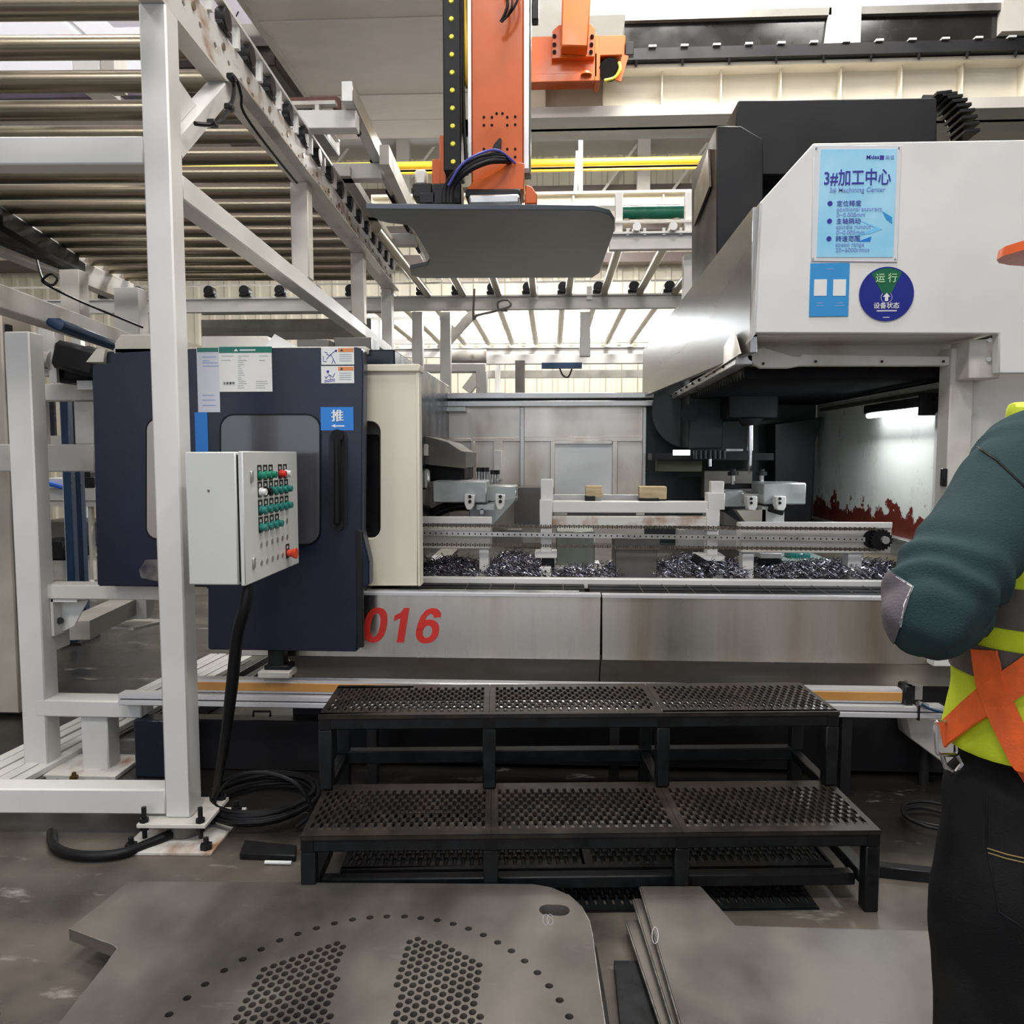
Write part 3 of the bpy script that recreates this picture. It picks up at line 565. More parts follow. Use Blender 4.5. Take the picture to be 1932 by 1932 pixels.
t = thing('beige_cabinet', 'tall beige cabinet at the left edge behind the white stand', 'cabinet', at(-40, 1255, 4.0))
part('body', MB().box(at(-160, 1000, 4.0).x, at(21, 1000, 4.0).x, 4.0, 4.24, .02, at(0, 590, 4.0).z), mat('beige_sheet_paint', (.50, .44, .37), .45, var=.08), t, .008)
part('side_chain', MB().box(at(22, 1000, 4.0).x, at(27, 1000, 4.0).x, 4.02, 4.06, .1, 2.1), CHAR, t)
for i, (px0, px1, Y) in enumerate(((119, 134, 5.6), (137, 152, 5.75))):
    tt = thing('blue_pillar', ('front', 'rear')[i] + ' dark blue steel pillar of the pair left of the navy door', 'pillar', at(px0, 1096, Y), 0, 'blue pillars')
    x0, x1, z0, z1 = rect(px0, 750, px1, 1096, Y); part('column', MB().box(x0, x1, Y, Y + .06, 0.02, 1.86), BLUEST, tt, .004)
    part('edge_strip', MB().box(x0 - .008, x0, Y + .01, Y + .05, .02, 1.86), ALU, tt); part('foot', MB().box(x0 - .05, x1 + .05, Y - .04, Y + .1, 0, .02), CHAR, tt)
t = thing('workbench', 'white workbench with clutter seen left of the navy door', 'workbench', at(130, 1090, 6.6))
part('top', MB().pb(60, 920, 200, 945, 6.5, .6), WHITE, t, .006); part('apron', MB().pb(60, 945, 200, 956, 6.52, .5), WHITED, t)
part('under_shelf', MB().pb(60, 985, 200, 1030, 6.6, .5), GREYBR, t); part('dark_bin', MB().pb(78, 1018, 122, 1058, 6.4, .4), CHAR, t, .02); part('leg', MB().pb(168, 956, 174, 1094, 6.55, .05), WHITED, t); part('leg', MB().pb(72, 956, 78, 1094, 6.55, .05), WHITED, t)
part('base_cabinet', MB().pb(78, 1056, 200, 1094, 6.7, .4), WHITED, t)
solo('tool_case', MB().pb(86, 902, 118, 922, 6.45, .2), WHITE, 'small white case on the workbench left of the blue pillars', 'case', .006)
solo('blue_air_hose', MB().tube(spline([at(70, 908, 6.4), at(90, 912, 6.4), at(120, 920, 6.4), at(135, 926, 6.42)]), .02, 8), mat('bright_blue_hose', (.03, .15, .70), .4), 'bright blue hose lying on the white workbench', 'hose')
solo('black_machine_vise', MB().pb(152, 900, 178, 922, 6.5, .2).pb(158, 890, 170, 902, 6.52, .1), CHAR, 'small black device on the workbench beside the navy door', 'device', .006)
t = thing('fabric_curtain', 'dark strips hanging behind the white stand left of the navy door', 'curtain', at(100, 820, 5.2))
part('strip', MB().pb(80, 752, 102, 822, 6.2, .03), NAVYL, t); part('strip', MB().pb(132, 758, 146, 838, 6.3, .03), CHAR, t); part('holder', MB().pb(74, 822, 140, 838, 6.15, .1), WHITED, t)

# grooved track on the floor running away at the left
t = thing('grooved_track', 'white grooved aluminium track on the floor left of the tall front post', 'track', (-2.6, 3.6, 0))
a, b = atz(-40, 1478, .03), atz(430, 1238, .03); d = (b - a).normalized(); n_ = Vector((d.y, -d.x, 0))
for i, o in enumerate((-.10, -.035, .03, .095, .155)):
    part('ridge', MB().beam(a + n_ * o, b + n_ * o, .052, .03 + .006 * (i % 2)), WHITE, t, .003)
part('base_plate', MB().beam(a + n_ * .03 - Vector((0, 0, .022)), b + n_ * .03 - Vector((0, 0, .022)), .34, .012), GREYBR, t)
for i, o in enumerate((.30, .42)):
    solo('floor_duct', MB().beam(a + d * .9 + n_ * o + Vector((0, 0, 0)), b + n_ * o, .05, .06), CHAR, ('inner', 'outer')[i] + ' black floor duct of the pair beside the grooved white track', 'duct', .004, 'floor ducts')
# ------------------------------------------------------------------ machining centre
mc = thing('machining_center', 'large machining centre with stainless front panels, white cover and navy sliding door', 'machine', (0.3, 4.3, 0))
Yf = 3.35
def P(px, py, Y): q = at(px, py, Y); return (q.x, q.z)
zt, zb = P(900, 1121, Yf)[1], P(900, 1243, Yf)[1]
xs0, xm, xs1 = P(430, 1180, Yf)[0], P(1134.5, 1180, Yf)[0], P(2060, 1180, Yf)[0]
part('front_panel', MB().box(xs0, xm - .003, Yf, Yf + .03, zb, zt), STAIN, mc, .003); part('front_panel', MB().box(xm + .003, xs1, Yf, Yf + .03, zb, zt), STAIN, mc, .003)
def skirt(xa, xb):
    pr = [(Yf + .02, zb - .002)] + [(Yf + .02 + .09 * math.sin(R(a)) * .9, zb - .002 - .125 * a / 90) for a in (20, 45, 70, 90)] + [(Yf + .2, zb - .127), (Yf + .2, zb)]
    return MB().prism(pr, 'x', xa, xb)
xk = P(540, 1260, Yf)[0]
part('lower_skirt', skirt(xk, xm - .003), STAIN2, mc); part('lower_skirt', skirt(xm + .003, xs1), STAIN2, mc)
part('panel_top_edge', MB().box(xs0, xm - .003, Yf - .004, Yf + .05, zt - .008, zt + .004), ALU, mc); part('panel_top_edge', MB().box(xm + .003, xs1, Yf - .004, Yf + .05, zt - .010, zt + .002), ALU, mc)
part('sill_strip', MB().box(P(690, 1115, Yf)[0], P(1093, 1115, Yf)[0], Yf + .01, Yf + .05, zt + .004, zt + .012), GALV, mc)
part('machine_bed', MB().box(xs0 + .25, xs1 - .05, Yf + .10, 5.4, .02, zt - .10), CHAR, mc)
# black grating in slats
for a, b in ((700, 1104), (1112, 1860)):
    xa, xb = P(a, 1112, 3.5)[0], P(b, 1112, 3.5)[0]
    for k in range(6): part('grating_slat', MB().box(xa, xb, Yf + .07 + k * .042, Yf + .07 + k * .042 + .034, zt - .03, zt - .002 - .002 * (k % 2)), BLACK, mc)
for px in (878, 923, 969, 1062, 1210, 1258, 1306, 1355, 1450, 1500, 1553, 1605, 1655): part('grating_seam', MB().box(P(px, 1112, 3.5)[0], P(px, 1112, 3.5)[0] + .003, Yf + .07, Yf + .32, zt - .002, zt - .0005), GREYBR, mc)
xa, xb = -1.2, 1.95
part('tray_rim', MB().box(xa, xb, 3.68, 3.73, zt - .03, zt + .018), WHITE, mc, .003)
part('tray_floor', MB().box(-.60, 1.74, 3.73, 5.3, zt - .03, zt + .004), GREYBR, mc)
# back wall of the working space
Yb = 5.3
xl, xr_ = -.95, P(1232, 800, Yb)[0]
zl = zt; zh = P(1000, 741, Yb)[1]
part('back_panel', MB().box(xl, P(1218, 800, Yb)[0], Yb, Yb + .03, zl, zh), STAIN2, mc)
part('top_bar', MB().pb(700, 741, 1234, 752, Yb - .06, .06), GALV, mc, .004); part('top_bar', MB().pb(700, 756, 1234, 767, Yb - .06, .06), GALV, mc, .004)
part('bar_gap', MB().pb(700, 752, 1232, 756, Yb - .02, .02), CHAR, mc)
for a, b, c, d in ((981, 989, 768, 932), (1212, 1219, 768, 935)): part('upright_rib', MB().pb(a, c, b, d, Yb - .03, .03), GALV, mc, .003)
for a, b, c, d in ((790, 982, 826, 833), (989, 1212, 824, 833)): part('cross_rib', MB().pb(a, c, b, d, Yb - .02, .02), STAIN2, mc, .002)
fr = lambda *q: part('window_frame', MB().pb(*q, Yb - .035, .035), STAIN2, mc, .003)
fr(1038, 833, 1047, 940); fr(1155, 833, 1165, 935); fr(1047, 830, 1155, 838)
part('window_pane', MB().pb(1047, 838, 1155, 935, Yb - .02, .01), mat('pale_window_pane', (.80, .81, .80), .3, var=.04), mc)
fr(888, 833, 897, 910); fr(792, 827, 888, 833)
part('white_port_frame', MB().fill([[P(*p, Yb) for p in rr(800, 838, 887, 930, 18)], [P(*p, Yb) for p in rr(780, 850, 874, 925, 10)][::-1]], .02, lambda a, b, c: (a, Yb - .04 + c, b)), WHITE, mc)
part('support_plate', MB().pb(931, 833, 948, 930, Yb - .04, .04), WHITED, mc, .003); part('support_plate', MB().pb(931, 850, 947, 905, Yb - .06, .02), WHITE, mc, .003)
part('shelf_lip', MB().pb(790, 768, 878, 776, Yb - .10, .10), GALV, mc); part('back_ledge', MB().pb(970, 920, 1045, 990, Yb - .3, .2), GREYBR, mc)
# left inner carriage with black cover
m = MB().prism([P(*p, 4.3) for p in ((740, 815), (800, 822), (845, 834), (862, 846), (869, 850), (879, 852), (879, 884), (812, 878), (740, 866))], 'y', 4.3, 4.9)
part('carriage_cover', m, GREYBR, mc, .004); part('carriage_body', MB().pb(740, 866, 876, 908, 4.4, .5), BLACK, mc, .01)
part('roller_block', MB().pb(797, 885, 810, 924, 4.25, .05), GALV, mc, .012); part('roller_block', MB().pb(797, 838, 806, 860, 4.25, .05), WHITED, mc, .004)
part('dark_column', MB().pb(720, 800, 798, 1090, 4.35, .3), BLACK, mc)
part('hose', MB().tube(spline([at(800, 975, 4.5), at(840, 955, 4.5), at(880, 948, 4.5), at(930, 946, 4.5)]), .022, 10), BLACK, mc); part('hose', MB().tube(spline([at(800, 988, 4.55), at(845, 962, 4.55), at(890, 960, 4.55), at(905, 985, 4.5)]), .018, 10), BLACK, mc)
# left enclosure behind the door and the white frame panel
part('left_enclosure', MB().box(at(212, 900, 3.5).x, -.70, 3.48, 5.35, .82, P(400, 660, 3.45)[1]), NAVYL, mc, .006)
part('left_top_sheet', MB().box(P(213, 640, 3.42)[0], P(690, 640, 3.42)[0], 3.42, 3.9, P(300, 668, 3.42)[1], P(300, 656, 3.42)[1]), WHITED, mc, .004)
m = MB().prism([P(*p, 3.42) for p in ((216, 667), (312, 667), (312, 631), (228, 631), (216, 647))], 'y', 3.42, 3.8); part('top_cover', m, CREAM, mc, .004)
m = MB().prism([P(*p, 3.60) for p in ((380, 658), (520, 658), (505, 634), (380, 634))], 'y', 3.60, 4.0); part('top_cover', m, WHITED, mc, .004)
part('top_block', MB().pb(560, 640, 620, 656, 3.9, .2).pb(630, 636, 700, 660, 4.0, .2), GREYBR, mc, .004)
out = [P(*p, 3.38) for p in ((600, 690), (790, 690), (788, 1105), (600, 1105))]
hole = [P(*p, 3.38) for p in rr(610, 795, 718, 1016, 20)]
part('frame_panel', MB().fill([out, hole], .05, lambda a, b, c: (a, 3.40 + c, b)), CREAM, mc, .003)
part('frame_top_edge', MB().pb(688, 687, 792, 701, 3.36, .1), CREAM, mc, .004)
part('frame_side_edge', MB().pb(786, 701, 792, 1106, 3.37, .07), CREAM, mc, .003)
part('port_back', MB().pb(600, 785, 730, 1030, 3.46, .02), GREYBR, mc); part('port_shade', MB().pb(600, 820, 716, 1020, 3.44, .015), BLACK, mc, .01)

# sliding door
Yd = 3.22
poly = [(173, 687), (207, 686), (208, 666), (380, 657), (672, 655), (684, 658), (686, 690), (683, 1000), (697, 1060), (697, 1105), (680, 1110), (674, 1230), (392, 1226), (392, 1108), (183, 1106)]
door = part('sliding_door', MB().prism([P(*p, Yd) for p in poly], 'y', Yd, Yd + .075), NAVY, mc, .006, label='dark navy sliding door with two rounded windows', seg=2)
part('window_pane', MB().prism([P(*p, Yd) for p in rr(276, 789, 345, 1017, 22)], 'y', Yd - .004, Yd + .01), GLASSL, door)
part('window_pane', MB().prism([P(*p, Yd) for p in rr(416, 782, 604, 1027, 26)], 'y', Yd - .004, Yd + .01), GLASSD, door)
lp = rr(416, 782, 604, 1027, 26)
part('window_seal', MB().tube([at(x, y, Yd - .003) for x, y in lp], .004, 6, True), BLACK, door); part('window_seal', MB().tube([at(x, y, Yd - .003) for x, y in rr(276, 789, 345, 1017, 22)], .004, 6, True), BLACK, door)
part('handle', MB().tube([at(636, 828, Yd - .001), at(636, 828, Yd - .05), at(636, 986, Yd - .05), at(636, 986, Yd - .001)], .014, 12).cyl(at(636, 822, Yd + .002), at(636, 822, Yd - .02), .026, 14).cyl(at(636, 991, Yd + .002), at(636, 991, Yd - .02), .026, 14), BLACK, door)
part('handle_backplate', MB().prism([P(*p, Yd) for p in rr(621, 812, 656, 1000, 14)], 'y', Yd - .003, Yd + .01), CHAR, door)
part('edge_rail', MB().pb(672, 1000, 684, 1222, Yd - .006, .02), CHAR, door, .003)
part('roller_bracket', MB().pb(505, 1226, 535, 1268, Yd + .02, .06).pb(498, 1256, 545, 1270, Yd + .01, .08), BLKST, door, .004); part('slide_block', MB().pb(486, 1268, 546, 1280, Yd - .02, .10), WHITED, door, .003)
part('worn_patch', flat('q', ((262, 1075), (275, 1056), (322, 1055), (322, 1102), (266, 1090)), Yd - .001, .002, None), mat('worn_paint', (.16, .14, .13), .45, col2=(.03, .03, .04), scale=14), door)

# right cover
Yc = 3.16
poly = [(1421, 628), (1433, 383), (1535, 270), (2150, 260), (2150, 704), (1885, 704), (1885, 629)]
part('front_cover', MB().prism([P(*p, Yc) for p in poly], 'y', Yc, Yc + .05), WHITE, mc, .004)
XS = P(1421, 628, Yc)[0]; XW = 1.75
za, zb_, zc_ = P(1421, 664, 3.19)[1], P(1240, 748, 5.3)[1], P(1215, 660, 5.3)[1]
zfr = P(1433, 383, Yc)[1]
XE = P(1213, 690, 5.3)[0]
part('side_cover', MB().add([(x + d, y, z) for d in (0, .03) for x, y, z in ((XS, Yc + .05, za), (XE, 5.32, zb_), (XE, 5.32, zc_), (XS, Yc + .05, zfr))], [(0, 1, 2, 3), (7, 6, 5, 4), (0, 4, 5, 1), (1, 5, 6, 2), (2, 6, 7, 3), (3, 7, 4, 0)]), STAINS, mc, .002, label='brushed stainless side cover')
part('corner_strip', MB().prism([P(*p, Yc - .003) for p in ((1414, 645), (1421, 628), (1433, 383), (1437, 383), (1425, 630))], 'y', Yc - .004, Yc + .06), GALV, mc)
part('cover_lip', MB().prism([(Yc + .2, za - .03), (5.3, zb_ - .035), (5.3, zb_), (Yc + .2, za + .01)], 'x', XS - .02, XS + .05), GALV, mc, .003)
part('drip_edge', MB().prism([(3.24, za + .0), (3.36, za + .11), (4.0, za - .02)], 'x', XS - .03, XS - .025), STAIN2, mc)
for k in range(9): part('screw', MB().cyl((XS - .02, 3.6 + k * .19, za - .012 - k * .002), (XS - .028, 3.6 + k * .19, za - .012 - k * .002), .008, 8), CHAR, mc)
zu = P(1650, 630, Yc)[1]
part('underside_plate', MB().box(XS, P(1885, 630, Yc)[0], Yc + .05, 3.52, zu, zu + .012), WHITED, mc)
part('cover_roof', MB().box(XS + .03, XW + .9, 3.48, 5.3, zu + .02, zu + .04), CHAR, mc); part('header_back', MB().box(XS + .04, XW + .3, 3.48, 3.50, za - .04, zu + .02), WHITED, mc)
part('header_lip', MB().prism([P(*p, 3.36) for p in ((1440, 655), (1500, 672), (1512, 672), (1512, 668), (1800, 672), (1800, 690), (1512, 690), (1490, 694), (1436, 694), (1412, 680), (1404, 664))], 'y', 3.36, 3.40), WHITED, mc, .004)
for px, py in ((1440, 686), (1539, 682), (1664, 682), (1780, 682)): part('screw', MB().cyl(at(px, py, 3.36), at(px, py, 3.352), .006, 8), CHAR, mc)
part('corner_bracket', MB().pb(1828, 640, 1888, 714, 3.24, .15), WHITED, mc, .004)
for px, py in ((1866, 678), (1880, 678), (1868, 642), (1884, 638)): part('bolt', MB().cyl(at(px, py, 3.24), at(px, py, 3.228), .009, 8), GALV, mc)
part('door_post', MB().box(P(1786, 900, 3.34)[0], P(1830, 900, 3.34)[0], 3.34, 3.44, zt, P(1790, 656, 3.34)[1]), WHITED, mc, .005); part('right_wall', MB().box(P(1826, 900, 3.38)[0], P(2150, 900, 3.38)[0], 3.38, 3.44, zt, P(1850, 700, 3.4)[1] + .1), WHITE, mc, .003)
part('door_stop', MB().pb(1780, 884, 1788, 918, 3.33, .03), CHAR, mc, .003)
part('corner_box', MB().pb(1761, 1222, 1800, 1258, Yf - .06, .06), WHITE, mc, .004)
# dark upper interior, bellows and side wall
XW = 1.75
zbel = P(1790, 712, 3.45)[1]
for k in range(30): part('bellows_fold', MB().prism([(3.46 + k * .062, zbel), (3.46 + k * .062 + .031, zbel + .03), (3.46 + k * .062 + .062, zbel), (3.46 + k * .062 + .062, zbel + .05), (3.46 + k * .062, zbel + .05)], 'x', XS + .04, XW + .08), BELLOW, mc)
part('side_wall', MB().box(XW, XW + .03, 3.45, 5.45, 1.0, zbel), RUSTWALL, mc)
part('side_wall_base', MB().box(XW - .03, XW + .03, 3.5, 5.3, zt + .1, .995), WHITE, mc, .004); part('side_ledge', MB().box(XW - .05, XW, 3.5, 5.3, .985, 1.005), GALV, mc, .002)
part('side_trim', MB().box(XW - .02, XW, 3.45, 5.2, zbel - .05, zbel - .03), GREYBR, mc)
part('side_column', MB().box(XW - .05, XW, 3.46, 3.62, 1.0, zbel - .12), WHITE, mc, .03); part('side_slope', MB().prism([(3.5, zt), (4.1, zt), (3.5, zt + .16)], 'x', XW - .10, XW - .03), CHAR, mc)
part('dark_back_wall', MB().box(P(1214, 850, 5.34)[0], XW + .03, 5.34, 5.40, zt, zbel + .1), DARKIN, mc); part('inner_column', MB().prism([P(*p, 5.1) for p in ((1462, 800), (1552, 787), (1538, 835), (1530, 985), (1462, 985))], 'y', 5.1, 5.27), CHAR, mc, .004)
# spindle, tool disc and tool
part('tool_disc', MB().cyl(at(1302, 775, 5.12), at(1302, 775, 5.22), .245, 40), mat('dark_teal_disc', (.05, .06, .06), .45, .1, spec=.3), mc, .006)
part('spindle_column', MB().pb(1300, 690, 1365, 846, 4.75, .3), DARKIN, mc, .006); part('spindle_column', MB().pb(1374, 690, 1470, 790, 4.55, .4), BLACK, mc, .01)
part('column_notch', MB().cyl(at(1302, 780, 4.75), at(1302, 780, 4.74), .055, 20), BLACK, mc); part('cross_bar', MB().pb(1230, 855, 1460, 868, 4.9, .2), BLACK, mc); part('cross_tube', MB().pb(1370, 847, 1402, 851, 4.7, .03), GALV, mc)
part('name_plate', MB().pb(1270, 849, 1302, 859, 4.70, .01), mat('glow_painted_plate', (.9, .9, .9), .4, emit=((1, 1, .98), 2.5)), mc, label='small reflective plate with painted-in glow')  # emission paints in lamp glow on a reflective sign
part('spindle_nose', MB().cyl(at(1416, 790, 4.6), at(1416, 803, 4.6), .075, 20, .05), CHAR, mc)
part('tool_holder', MB().cyl(at(1416, 800, 4.6), at(1416, 850, 4.6), .020, 16).cyl(at(1416, 850, 4.6), at(1415, 878, 4.6), .012, 12), CHROME, mc); part('drill', MB().cyl(at(1415, 876, 4.6), at(1413, 893, 4.6), .012, 12, .003), CHROME, mc)
for i in range(7): part('tool_pocket', MB().cyl(at(1312 + i * 9, 850, 4.65), at(1312 + i * 9, 866, 4.65), .012, 8), CHAR, mc)
part('tool_bit', MB().cyl(at(1340, 866, 4.65), at(1340, 880, 4.65), .010, 8), CHROME, mc); part('lower_casting', MB().pb(1328, 888, 1420, 940, 5.05, .1), GREYBR, mc, .004); part('green_cover', MB().pb(1240, 868, 1325, 890, 5.05, .1), mat('olive_cover', (.10, .10, .06), .5), mc, .004)
# lamp tube on the side wall
a, b = atx(1636, 788, 1.68), atx(1744, 768, 1.68); z_ = (a.z + b.z) / 2
lamp = part('work_lamp', MB().box(1.66, 1.72, b.y, a.y, z_ + .01, z_ + .055), CHAR, mc, .004)
part('lamp_tube', MB().cyl((1.68, b.y + .03, z_), (1.68, a.y - .02, z_), .014, 12), LAMP, lamp); part('lamp_clamp', MB().box(1.65, 1.75, b.y - .03, b.y, z_ - .03, z_ + .07), CHAR, lamp, .004)
part('lamp_cable', MB().tube(spline([(1.70, b.y - .02, z_ + .04), (1.71, b.y - .08, z_ + .05), (1.74, 3.47, z_ + .02)]), .010, 8), BLACK, lamp)
area((1.62, (a.y + b.y) / 2, z_ - .03), .06, 6, (.93, .97, 1.0), (R(0), R(35), 0), a.y - b.y)
# black ram housing behind the cover
m = MB().prism([P(*p, 3.9) for p in ((1393, 189), (1768, 184), (1768, 330), (1400, 330), (1385, 262))], 'y', 3.9, 4.7); part('ram_cover', m, CHAR, mc, .006)
m = MB().prism([P(*p, 3.75) for p in ((1352, 237), (1398, 237), (1440, 262), (1440, 540), (1352, 540))], 'y', 3.75, 4.4); part('ram_housing', m, CHAR, mc, .006)
m = MB().prism([P(*p, 3.85) for p in ((1440, 262), (1620, 262), (1620, 540), (1440, 540))], 'y', 4.1, 4.4); part('ram_back', m, BLACK, mc)
q = at(1352, 300, 3.75); part('brand_plate', MB().prism([(3.85, q.z - .09), (4.25, q.z - .16), (4.25, q.z + .02), (3.9, q.z + .10)], 'x', q.x - .012, q.x - .002), mat('bronze_plate', (.10, .07, .055), .35, .4), mc, label='dark bronze plate')
part('guide_rod', MB().cyl(at(1409, 300, 3.95), at(1409, 420, 3.95), .006, 8), GALV, mc); part('red_latch', MB().pb(1474, 316, 1492, 330, 4.05, .04), RED, mc)
for i in range(9):
    a_ = R(150 - i * 21) * .62 + R(10)
    c = at(1763, 262, 4.0) + Vector((.16 * math.cos(R(82 - i * 9.5)) - .02, 0, .20 * math.sin(R(82 - i * 9.5)) - .01))
    part('chain_link', MB().beam(c - Vector((.035, 0, .008)), c + Vector((.035, 0, -.002)), .16, .016), CHAR, mc, .002)
part('energy_chain', MB().tube([at(1763, 262, 4.06) + Vector((.155 * math.cos(R(95 - i * 12)) - .05, 0, .19 * math.sin(R(95 - i * 12)) - .01)) for i in range(10)], .03, 8), BLACK, mc)

# ------------------------------------------------------------------ loader rail (workpiece chain conveyor) inside
t = thing('chain_conveyor', 'white chain conveyor with perforated strip standing in the chip tray', 'conveyor', (.4, 3.85, zt))
Y = 3.82
part('rail_box', MB().pb(700, 977, 926, 1035, Y, .10), WHITED, t, .004); part('rail_box', MB().pb(1398, 988, 1682, 1044, Y, .10), WHITED, t, .004)
part('rail_lip', MB().pb(700, 975, 928, 988, Y - .012, .012), WHITE, t, .002); part('rail_lip', MB().pb(1398, 985, 1684, 996, Y - .012, .012), WHITE, t, .002)
part('leg', MB().pb(904, 1035, 922, 1088, Y + .01, .08), WHITE, t, .003); part('leg', MB().pb(1401, 1044, 1422, 1098, Y + .01, .08), WHITE, t, .003); part('leg', MB().pb(1600, 1044, 1626, 1098, Y + .01, .08), WHITE, t, .003)
part('foot', MB().pb(886, 1084, 940, 1092, Y - .01, .1), WHITED, t)
part('upright', MB().pb(1020, 904, 1044, 950, Y + .02, .06).pb(1018, 943, 1042, 995, Y, .10), WHITE, t, .003); part('upright', MB().pb(1342, 908, 1366, 950, Y + .02, .06).pb(1336, 930, 1368, 962, Y + .0, .09).pb(1333, 960, 1358, 1000, Y, .10), WHITE, t, .003)
part('lower_upright', MB().pb(1020, 994, 1041, 1044, Y + .01, .08), WHITE, t, .003); part('lower_upright', MB().pb(1334, 998, 1355, 1050, Y + .01, .08), WHITE, t, .003)
part('foot', MB().pb(1009, 1042, 1051, 1053, Y - .01, .12), WHITE, t, .002); part('foot', MB().pb(1314, 1048, 1367, 1059, Y - .01, .12), WHITE, t, .002)
part('foot_block', MB().pb(1022, 1052, 1046, 1075, Y + .02, .06), BLACK, t, .004); part('foot_block', MB().pb(1330, 1058, 1364, 1080, Y + .02, .06), BLACK, t, .004); part('floor_bracket', MB().pb(1020, 1070, 1040, 1097, Y - .02, .06), WHITE, t, .003); part('floor_bracket', MB().pb(1345, 1078, 1365, 1098, Y - .02, .06), WHITE, t, .003)
for px, py in ((1029, 1078), (1029, 1087), (1356, 1083), (1356, 1093)): part('bolt', MB().cyl(at(px, py, Y - .02), at(px, py, Y - .026), .006, 8), CHAR, t)
part('cross_rail', MB().pb(1042, 946, 1340, 968, Y + .01, .08), WHITE, t, .004); part('cross_rail', MB().pb(1042, 974, 1336, 993, Y + .01, .08), RUSTW, t, .004); part('back_rail', MB().pb(1042, 934, 1210, 947, Y + .25, .05), GALV, t)
part('gap_plate', MB().pb(1070, 967, 1200, 975, Y + .06, .03), GREYBR, t)
a, b = at(795, 1006, Y - .03), at(1632, 1018, Y - .03)
L_ = (b - a).length; hs = [circ(.016 + i * (L_ - .03) / 76, 0, .0042, 8) for i in range(77)]
part('perforated_strip', MB().fill([[(0, -.011), (L_, -.011), (L_, .011), (0, .011)]] + hs, .004, lambda u, v, c: tuple(a + (b - a) * (u / L_) + Vector((0, c, v)))), GALV, t)
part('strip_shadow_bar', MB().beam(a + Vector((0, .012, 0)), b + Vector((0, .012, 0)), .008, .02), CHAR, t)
ch = MB()
for (p, q) in ((at(795, 991, Y - .035), at(1655, 998, Y - .035)), (at(795, 1027, Y - .035), at(1655, 1037, Y - .035))):
    n = 190
    for i in range(n):
        c = p + (q - p) * (i / n); ch.cb(c, .0075, .014, .016 if i % 2 else .011)
part('roller_chain', ch, CHAINM, t, kind='stuff')
c = at(1661, 1018, Y - .03)
tooth = [((.052 if (k % 4) < 2 else .045) * math.cos(2 * math.pi * k / 72) + c.x, (.052 if (k % 4) < 2 else .045) * math.sin(2 * math.pi * k / 72) + c.z) for k in range(72)]
part('sprocket', MB().prism(tooth, 'y', Y - .045, Y - .025), BLACK, t); part('sprocket_hub', MB().cyl((c.x + .012, Y - .045, c.z), (c.x + .012, Y - .065, c.z), .018, 16), GALV, t); part('grease_plate', MB().cyl((c.x - .03, Y - .014, c.z), (c.x - .03, Y - .010, c.z), .045, 20), BLACK, t)
part('motor_cover', MB().pb(1161, 1018, 1240, 1094, Y + .02, .25), GREYBR, t, .004); part('cover_flange', MB().pb(1159, 1016, 1245, 1038, Y + .005, .02), GREYBR, t, .002)
part('sheet_box', MB().pb(1050, 1003, 1122, 1072, Y + .2, .3), GREENSH, t, .004); part('sheet_foot', MB().pb(1046, 1072, 1136, 1080, Y + .1, .3), WHITE, t)
part('cross_tube', MB().pb(925, 1000, 985, 1030, Y + .4, .1), GREYBR, t); part('cross_tube', MB().pb(1280, 1000, 1400, 1035, Y + .4, .1), GALV, t)
part('black_arm', MB().beam(at(1306, 1050, Y - .01), at(1352, 1078, Y - .01), .04, .04), BLACK, t, .006)

# timber blocks
for px0, px1, py0, py1, lab in ((1105, 1137, 917, 938, 'small pale timber block on the white cross rail under the window pane'), (1207, 1258, 918, 942, 'wider pale timber block on the white cross rail near the spindle')):
    t = thing('timber_block', lab, 'block', at((px0 + px1) / 2, py1 + 6, Y + .08), 0, 'timber blocks')
    part('block', MB().pb(px0, py0, px1, py1, Y + .05, .08), WOODP, t, .003); part('clamp_shoe', MB().pb(px0 - 1, py1 - 2, px1 - 14, py1 + 8, Y + .03, .08), CHAR, t, .002)

# clamps
t = thing('left_clamp', 'grey machined clamp with chrome cylinders beside the white frame panel', 'clamp', at(880, 990, 4.3))
part('block', MB().pb(816, 908, 918, 949, 4.15, .25), MACH, t, .006); part('block', MB().pb(920, 917, 974, 947, 4.35, .2), MACH, t, .006)
part('base_bracket', MB().prism([P(*p, 4.3) for p in ((918, 950), (975, 938), (968, 950), (932, 990), (885, 990), (885, 950))], 'y', 4.3, 4.5), MACH, t, .004)
for px0, px1 in ((877, 896), (935, 953)):
    j = part('jaw', MB().prism([P(*p, 4.10) for p in ((px0, 932), (px1, 934), (px1 - 2, 955), (px1 - 7, 962), (px0 + 4, 961), (px0, 950))], 'y', 4.08, 4.15), WHITE, t, .003)
    for dy in (937, 946): part('socket_screw', MB().cyl(at((px0 + px1) / 2, dy, 4.08), at((px0 + px1) / 2, dy, 4.074), .009, 10), BLACK, j)
part('stop_plate', MB().pb(899, 952, 932, 962, 4.2, .05).pb(906, 960, 912, 970, 4.2, .03), GALV, t)
for i, px in enumerate((903, 909, 914, 919, 929, 934, 939)):
    c_ = part('cylinder', MB().cyl(at(px, 912, 4.4 + .03 * (i % 2)), at(px, 885 if i < 4 else 890, 4.4 + .03 * (i % 2)), .0075, 10), CHROME, t); part('cap', MB().cyl(at(px, 890 if i < 4 else 895, 4.4 + .03 * (i % 2)), at(px, 882 if i < 4 else 887, 4.4 + .03 * (i % 2)), .012, 10), CHAR, c_)
t = thing('right_clamp', 'grey machined clamp with two chrome cylinders below the spindle', 'clamp', at(1450, 990, 4.3))
